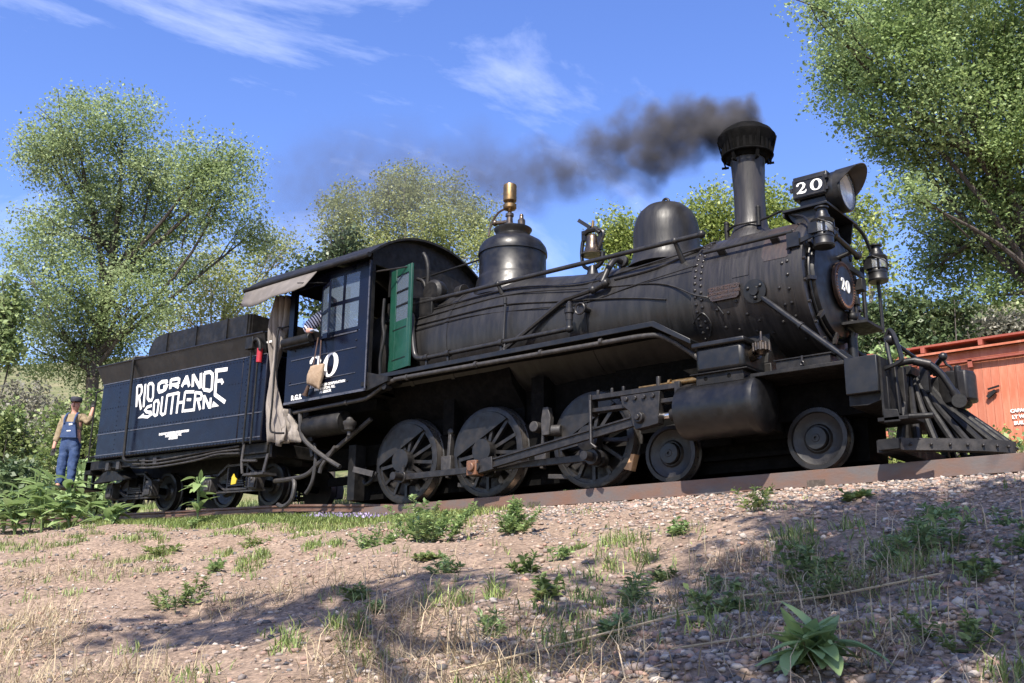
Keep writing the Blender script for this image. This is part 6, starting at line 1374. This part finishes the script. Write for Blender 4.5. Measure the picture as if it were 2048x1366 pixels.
def weed_labels(spots):
    cols = {}
    for i, (x, y, r, h) in enumerate(spots):
        v = Vector((x, y, float(ground_z(x, y)))) - CAM; z = v.dot(cd); u = v.dot(cr) / z; w = -v.dot(cu) / z
        nm = 'tender' if u < -.24 else 'cab' if u < -.14 else 'rear driving wheel' if u < -.06 else 'middle driving wheel' if u < .03 else 'front driving wheel' if u < .11 else 'cylinder' if u < .24 else 'front leading wheel' if u < .33 else 'pilot'
        cols.setdefault(nm, []).append((w, i))
    lab = {}
    for nm, L_ in cols.items():
        for k, (w, i) in enumerate(sorted(L_)): lab[i] = 'small green weed on the bank below the %s, %s' % (nm, ORD[min(k, 9)] if len(L_) > 1 else 'the only one there')
    return lab
WSP = ((5.0,-2.9,.20,.14),(4.6,-3.5,.16,.14),(5.3,-4.9,.16,.13),(5.9,-5.2,.22,.16),(6.3,-4.9,.25,.18),(4.2,-4.6,.14,.1),(3.3,-4.9,.2,.12),(3.0,-5.5,.16,.1),(5.2,-6.5,.14,.12),(6.6,-5.6,.3,.16),(7.0,-4.7,.3,.2),(7.4,-5.3,.25,.15),(6.0,-4.3,.2,.13),(6.8,-5.0,.24,.15),(7.2,-3.9,.16,.12),(5.6,-5.8,.2,.12),(6.1,-6.7,.16,.1),(4.4,-5.2,.14,.1),(7.6,-4.9,.2,.15),(3.7,-3.7,.12,.08),(2.6,-4.3,.14,.08),(.6,-5.3,.22,.14),(-.5,-4.3,.2,.12),(1.4,-6.0,.2,.13),(3.9,-6.2,.15,.1),(6.4,-6.2,.15,.1),(7.6,-6.3,.2,.14),(4.9,-5.7,.12,.09),(-1.6,-3.0,.2,.1),(-2.6,-3.6,.24,.1),(5.6,-2.2,.12,.1),(6.5,-3.0,.14,.1))
WLAB = weed_labels(WSP)
for i, (x, y, r, h) in enumerate(WSP):
    random.seed(500 + i); f_ = random.uniform(.6, 1.2); weed(x, y, r * .95 * f_, h * random.uniform(.6, 1.3), int(170 * (r * f_ / .2) ** 1.5) + 40, random.uniform(.045, .08), WLAB[i], GW, seed=30 + i, asp=random.uniform(.22, .6), leaf=random.choice(('leaf_weed', 'leaf_shrub', 'leaf_weed', 'grass_blade')))

# grass: uncountable blades
def blades(name, label, cat, P, L_, W_, m, lean=.5, seed=0, flat=0.0):
    g = np.random.default_rng(seed); k = len(P); a = g.random(k) * 6.283
    lr = lean * g.random(k); d = np.stack([np.cos(a) * lr, np.sin(a) * lr, np.ones(k) * (1 - flat)], 1); d /= np.linalg.norm(d, axis=1)[:, None]
    s = np.stack([-np.sin(a), np.cos(a), np.zeros(k)], 1); ll = (L_ * (.5 + g.random(k)))[:, None]; w = W_ * (.6 + .8 * g.random(k))[:, None]
    mid = P + d * ll * .55; tip = P + d * ll + np.stack([np.cos(a), np.sin(a), -np.ones(k) * .5], 1) * ll * .30 * min(lean, 1.0)
    V = np.stack([P - s * w * .5, P + s * w * .5, mid + s * w * .4, tip, mid - s * w * .4], 1).reshape(-1, 3); F = (np.array([(0, 1, 2), (0, 2, 4), (4, 2, 3)])[None] + (np.arange(k) * 5)[:, None, None]).reshape(-1, 3)
    o = link(name, np_mesh(name, V, F, m)); tag(o, label, cat, kind='stuff'); return o
g = np.random.default_rng(5)
def scatter(n, x0, x1, y0, y1, dens):
    X = g.uniform(x0, x1, n); Y = g.uniform(y0, y1, n); keep = g.random(n) < dens(X, Y); X = X[keep]; Y = Y[keep]; return np.stack([X, Y, ground_z(X, Y) - .006], 1)
def patchy(X, Y, s=1.0, th=.1): return np.clip((np.sin(1.9 * s * X + 1.3 * np.sin(1.1 * s * Y)) * np.cos(2.3 * s * Y + .9 * np.sin(1.7 * s * X)) - th) * 2.2, 0, 1)
crest = lambda X, Y: np.clip(1 - np.abs(Y + 1.25 + .10 * (X + 1)) / .95, 0, 1) ** .5 * sstep(1.5, -1.2, X) * (.35 + .65 * patchy(X, Y, 1.3, -.2))
P = scatter(170000, -12, 1.5, -3.4, -.66, crest)
P2 = scatter(130000, -9, 9, -8.5, -1.2, lambda X, Y: patchy(X, Y, 1.6, .42) * patchy(X + 3.1, Y, 4.1, -.1) * .9 * (.3 + .9 * (sstep(1, -4, X) + 1.6 * sstep(3.0, 6.5, X) * sstep(-3.2, -4.6, Y))))
P3 = scatter(70000, -7.5, .5, -4.6, -1.3, lambda X, Y: patchy(X + .4, Y + .3, 1.9, .25) * patchy(X, Y + 2, 4.7, -.2) * .75)
P2 = np.concatenate([P2, P3])
P4 = scatter(40000, 3.6, 8.6, -7.0, -3.4, lambda X, Y: patchy(X + 1.3, Y, 1.8, .2) * patchy(X, Y + 1, 4.9, .0) * .8)
blades('grass', 'longer shaded green grass tufts among straw on the lower right bank', 'grass', P4, .13, .007, 'grass_blade', lean=1.0, seed=8)
blades('grass', 'short green grass along the crest of the bank and in patches below', 'grass', np.concatenate([P, P2]), .085, .009, 'grass_blade', lean=.8, seed=1)
P = scatter(30000, -16, 8, 1.0, 4.5, lambda X, Y: .25 + .6 * patchy(X, Y, .9, -.1))
blades('grass', 'longer green grass on the far side of the track', 'grass', P, .17, .014, 'grass_blade', seed=2)
PF_ = scatter(420, -3.0, -1.4, -1.2, -.85, lambda X, Y: np.ones_like(X) * .5); PF_[:, 2] += .07
blades('wildflowers', 'small pale purple wildflowers along the rail beneath the cab', 'flowers', PF_, .03, .022, 'petal', seed=3)
P = scatter(110000, -4, 9, -9, -3.2, lambda X, Y: patchy(X, Y, .8, .1) * .5 * sstep(-4.0, -6.4, Y + .0) + .05 * sstep(4, 7, X) + .55 * patchy(X + .7, Y, 1.5, .05) * sstep(4.2, 6.0, X) * sstep(-3.4, -4.6, Y))
blades('dry_grass', 'dry straw-coloured grass lying over the lower bank', 'grass', P, .22, .005, 'straw', lean=2.2, seed=4, flat=.5)

# ================================================================== stones
def ico():
    t = (1 + 5 ** .5) / 2
    v = np.array([(-1, t, 0), (1, t, 0), (-1, -t, 0), (1, -t, 0), (0, -1, t), (0, 1, t), (0, -1, -t), (0, 1, -t), (t, 0, -1), (t, 0, 1), (-t, 0, -1), (-t, 0, 1)], float); v /= np.linalg.norm(v[0])
    f = np.array([(0, 11, 5), (0, 5, 1), (0, 1, 7), (0, 7, 10), (0, 10, 11), (1, 5, 9), (5, 11, 4), (11, 10, 2), (10, 7, 6), (7, 1, 8), (3, 9, 4), (3, 4, 2), (3, 2, 6), (3, 6, 8), (3, 8, 9), (4, 9, 5), (2, 4, 11), (6, 2, 10), (8, 6, 7), (9, 8, 1)])
    return v, f
IV, IF = ico()
def stone_dens(X, Y):
    d = -.7 - Y
    ballast = np.clip(1.35 - d / 2.2, 0, 1) * sstep(-1.8, 2.0, X)
    right = sstep(4.2, 7.5, X) * .55 + sstep(3, 6, X) * sstep(-4.6, -6, Y) * .30
    left = .07 + .13 * patchy(X, Y, 1.4, 0) + .12 * patchy(X + 1, Y, 3.1, .2)
    clear = 1 - .75 * np.exp(-(((X - 3.1) / 1.5) ** 2 + ((Y + 4.4) / .9) ** 2))
    return np.clip(np.maximum(np.maximum(ballast, right), left) * clear, .03, 1)
n = 190000
X = g.uniform(-11, 9.2, n); Y = -.66 - (g.random(n) ** .9) * 8.2
vis = (np.abs((X - CAM.x) * cr.x + (Y - CAM.y) * cr.y) < .54 * ((X - CAM.x) * cd.x + (Y - CAM.y) * cd.y) + .8) & (((X - CAM.x) * cd.x + (Y - CAM.y) * cd.y) > 2)
keep = (g.random(n) < stone_dens(X, Y)) & vis; X = X[keep]; Y = Y[keep]; k = len(X)
size = .005 + .020 * g.random(k) ** 3.0 + .003 * sstep(2, 7, X)
sc = np.stack([.8 + .5 * g.random(k), .8 + .5 * g.random(k), .5 + .35 * g.random(k)], 1) * size[:, None]
ang = g.random(k) * 6.283; ca, sa = np.cos(ang), np.sin(ang)
Vb = IV[None] * (1 + .22 * g.normal(size=(k, 12, 1))) * sc[:, None, :]
Vx = Vb[..., 0] * ca[:, None] - Vb[..., 1] * sa[:, None]; Vy = Vb[..., 0] * sa[:, None] + Vb[..., 1] * ca[:, None]
Z = ground_z(X, Y) + sc[:, 2] * .35
V = np.stack([Vx + X[:, None], Vy + Y[:, None], Vb[..., 2] + Z[:, None]], -1).reshape(-1, 3)
F = (IF[None] + (np.arange(k) * 12)[:, None, None]).reshape(-1, 3)
gravel = link('gravel', np_mesh('gravel', V, F, 'stone_mix')); tag(gravel, 'loose pinkish and grey gravel strewn over the bank', 'gravel', kind='stuff')
# the stones that show largest: pieces of the ground
smes = []
for i in range(8):
    v = IV * (1 + .2 * g.normal(size=(12, 1))) * np.array([1.1, .9, .65]); smes.append(np_mesh('stone', v, IF, 'stone_mix'))
for i in range(260):
    if i < 130: x = g.uniform(4.6, 8.4); y = g.uniform(-7.4, -3.6)
    else: x = g.uniform(-1, 7.5); y = g.uniform(-7.4, -1.0)
    s = .017 + .024 * g.random() ** 2
    link('stone', smes[i % 8], ground, (x, y, float(ground_z(x, y)) + s * .25), (g.random() * .5, g.random() * .5, g.random() * 6.28), (s, s, s))
# fallen stalks
random.seed(9)
for i, (x0, y0, x1, y1, lab) in enumerate(((5.2,-6.9,6.4,-6.2,'longest dry straw stalk, lying left of the lance-leaved plant'),(5.5,-7.2,6.5,-6.6,'dry straw stalk lying just below the longest one'),(6.2,-6.0,7.3,-5.5,'dry straw stalk lying above the lance-leaved plant'),(6.6,-7.0,7.2,-6.3,'short dry stalk crossing beside the lance-leaved plant'),(5.9,-5.9,6.8,-5.6,'dry straw stalk among the weeds in the middle of the bank'))):
    a = Vector((x0, y0, float(ground_z(x0, y0)) + .02)); b = Vector((x1, y1, float(ground_z(x1, y1)) + .06)); m_ = a.lerp(b, .5); m_.z = float(ground_z(m_.x, m_.y)) + .05
    o = MB().tube(smoothpath([a, m_, b], 4), [.006] * 8 + [.003], 5).build('dry_stalk', 'straw'); tag(o, lab, 'stalk', 'fallen dry stalks on the bank')

# ================================================================== red boxcar on the next track
BX = thing('boxcar', (5.0, 10.3, .62), 'red wooden boxcar standing on the next track behind the pilot', 'boxcar')
Y0 = 9.0; ZB = 1.38; ZT = 3.24; XA, XB = 1.3, 10.6
MB().box(XA + .04, XB - .04, Y0 + .03, Y0 + 2.55, ZB + .02, ZT + .1).build('body', 'boxcar_trim', BX)
bm_ = MB().box(-.069, .069, -.022, 0, 0, ZT - ZB - .05).mesh('board', 'boxcar_red')
nb_ = int((XB - XA) / .1425)
for i in range(nb_): link('board', bm_, BX, (XA + .07 + i * .1425 - 5.0, Y0 + .03 + random.uniform(-.003, .003) - 10.3, ZB + .03 - .62))
mb = MB(); mb.box(XA - .05, XB + .05, Y0 - .05, Y0 + .03, ZT - .03, ZT + .13); mb.build('fascia', 'boxcar_red', BX)
mb = MB(); mb.prism([(Y0 - .16, ZT + .12), (Y0 + 1.3, ZT + .46), (Y0 + 2.76, ZT + .12), (Y0 + 2.76, ZT + .16), (Y0 + 1.3, ZT + .50), (Y0 - .16, ZT + .16)], XA - .1, XB + .1, 'yz'); mb.build('roof', 'boxcar_red', BX)
mb = MB(); mb.box(XA - .3, XB + .3, Y0 + .95, Y0 + 1.65, ZT + .56, ZT + .60)
for x in np.arange(XA, XB, 1.1): mb.box(x - .04, x + .04, Y0 + .9, Y0 + 1.7, ZT + .44, ZT + .56)
mb.build('roof_walk', 'boxcar_trim', BX)
mb = MB(); mb.box(XA, XB, Y0 - .03, Y0 + .05, ZB - .12, ZB + .04); mb.build('side_sill', 'boxcar_trim', BX)
mb = MB(); mb.box(XA, XB, Y0 + .3, Y0 + 2.3, ZB - .35, ZB - .1); mb.build('underframe', 'sooty_black', BX)
mb = MB(); mb.box(2.6, 6.2, Y0 - .10, Y0 - .04, ZT - .09, ZT - .05)
for x in (3.55, 4.9): mb.box(x - .04, x + .04, Y0 - .10, Y0 - .02, ZT - .20, ZT - .06)
mb.build('door_track', 'boxcar_trim', BX)
mb = MB(); mb.bar((3.78, Y0 - .05, 2.45), (3.93, Y0 - .05, 2.56), .05, .06); mb.bar((3.80, Y0 - .05, 2.60), (4.0, Y0 - .05, 2.64), .03, .03); mb.build('door_hasp', 'dull_black', BX)
for i, t in enumerate(('CAPACITY 50000', 'LT WT 18500', 'BUILT 1903')):
    text_mesh(t, .085, 'white_paint', Matrix.Translation((4.13 + .02 * i, Y0 - .012, 2.135 - .112 * i)) @ RX, 'lettering', .002, BX, .004, 'LEFT')
for xc in (2.4, 8.6):
    mb = MB()
    for yy_ in (Y0 + .75, Y0 + 1.75):
        for dx in (-.6, .6): mb.lathe([(-.06, .36), (.06, .34), (.06, .1)], (xc + dx, yy_, ZB - .55), (0, -1, 0), 24)
        mb.box(xc - .8, xc + .8, yy_ - .16, yy_ - .08, ZB - .62, ZB - .38)
    mb.build('truck', 'sooty_black', BX)
tr2 = thing('siding_track', (0, 0, 0), 'siding track under the red boxcar', 'track', kind='structure')
for yy_ in (Y0 + .75, Y0 + 1.75): MB().box(-20, 16, yy_ - .04, yy_ + .04, ZB - 1.0, ZB - .90).build('rail', 'rail_steel', tr2)

# ================================================================== coal smoke from the stack
PUFF = [(3.62,.0,4.44,.26,2.6),(3.40,.05,4.52,.33,2.6),(3.05,.1,4.60,.40,2.5),(2.70,.15,4.68,.44,2.0),(2.32,.2,4.80,.48,1.8),(2.25,.2,4.55,.44,1.5),(2.75,.15,4.38,.38,.9),(1.86,.2,5.14,.26,.6),(1.98,.3,4.2,.34,.35),(1.25,.3,4.86,.46,.7),(1.66,.25,4.84,.42,1.0),(1.62,.25,4.52,.38,.7),(-.55,.35,4.95,.6,.4),(.05,.3,4.92,.5,.5),(.52,.3,4.74,.54,.8),(.98,.3,4.62,.42,.6),(-.05,.3,4.62,.55,.35),(-1.2,.45,5.2,.9,.36),(-2.9,.55,5.65,1.1,.26),(-4.6,.6,6.1,1.2,.24),(-5.6,.6,6.0,1.15,.2)]
def smoke():
    m = bpy.data.materials.new('coal_smoke'); m.use_nodes = True; N = m.node_tree.nodes; L = m.node_tree.links; N.clear()
    out = N.new('ShaderNodeOutputMaterial'); pv = N.new('ShaderNodeVolumePrincipled'); L.new(pv.outputs['Volume'], out.inputs['Volume'])
    pv.inputs['Color'].default_value = (.21, .20, .205, 1); pv.inputs['Anisotropy'].default_value = .2
    tc = N.new('ShaderNodeTexCoord'); wn_ = N.new('ShaderNodeTexNoise'); wn_.inputs['Scale'].default_value = 2.1; wn_.inputs['Detail'].default_value = 3; L.new(tc.outputs['Object'], wn_.inputs['Vector'])
    sb_ = N.new('ShaderNodeVectorMath'); sb_.operation = 'SUBTRACT'; L.new(wn_.outputs['Color'], sb_.inputs[0]); sb_.inputs[1].default_value = (.5, .5, .5)
    ma = N.new('ShaderNodeVectorMath'); ma.operation = 'MULTIPLY_ADD'; L.new(sb_.outputs[0], ma.inputs[0]); ma.inputs[1].default_value = (.8, .8, .8); L.new(tc.outputs['Object'], ma.inputs[2])
    acc = None
    for x, y, z, r_, d_ in PUFF:
        ds = N.new('ShaderNodeVectorMath'); ds.operation = 'DISTANCE'; L.new(ma.outputs[0], ds.inputs[0]); ds.inputs[1].default_value = (x, y, z)
        mr = N.new('ShaderNodeMapRange'); mr.interpolation_type = 'SMOOTHSTEP'; mr.inputs['From Min'].default_value = r_ * 1.15; mr.inputs['From Max'].default_value = r_ * .15; mr.inputs['To Min'].default_value = 0; mr.inputs['To Max'].default_value = d_ * .4 / max(r_, .3)
        L.new(ds.outputs['Value'], mr.inputs['Value'])
        if acc is None: acc = mr.outputs[0]
        else:
            a = N.new('ShaderNodeMath'); a.operation = 'MAXIMUM'; L.new(acc, a.inputs[0]); L.new(mr.outputs[0], a.inputs[1]); acc = a.outputs[0]
    n2 = N.new('ShaderNodeTexNoise'); n2.inputs['Scale'].default_value = 3.6; n2.inputs['Detail'].default_value = 5; n2.inputs['Roughness'].default_value = .6; L.new(tc.outputs['Object'], n2.inputs['Vector'])
    m2 = N.new('ShaderNodeMapRange'); m2.inputs['From Min'].default_value = .36; m2.inputs['From Max'].default_value = .62; m2.inputs['To Min'].default_value = .28; m2.inputs['To Max'].default_value = 1.3; L.new(n2.outputs['Fac'], m2.inputs['Value'])
    mu = N.new('ShaderNodeMath'); mu.operation = 'MULTIPLY'; L.new(acc, mu.inputs[0]); L.new(m2.outputs[0], mu.inputs[1])
    mk = N.new('ShaderNodeMath'); mk.operation = 'MULTIPLY'; L.new(mu.outputs[0], mk.inputs[0]); mk.inputs[1].default_value = 5.0; L.new(mk.outputs[0], pv.inputs['Density'])
    try: m.cycles.volume_step_rate = .22
    except Exception: pass
    MAT['coal_smoke'] = m
smoke()
sm = MB().box(1.42, 3.92, -.45, .85, 3.72, 5.45).box(-.62, 1.40, -.35, 1.0, 3.55, 5.35).box(-6.6, -.64, -.55, 1.75, 4.2, 7.4).build('smoke', 'coal_smoke'); tag(sm, 'dark grey coal smoke drifting back from the smokestack', 'smoke', kind='stuff')
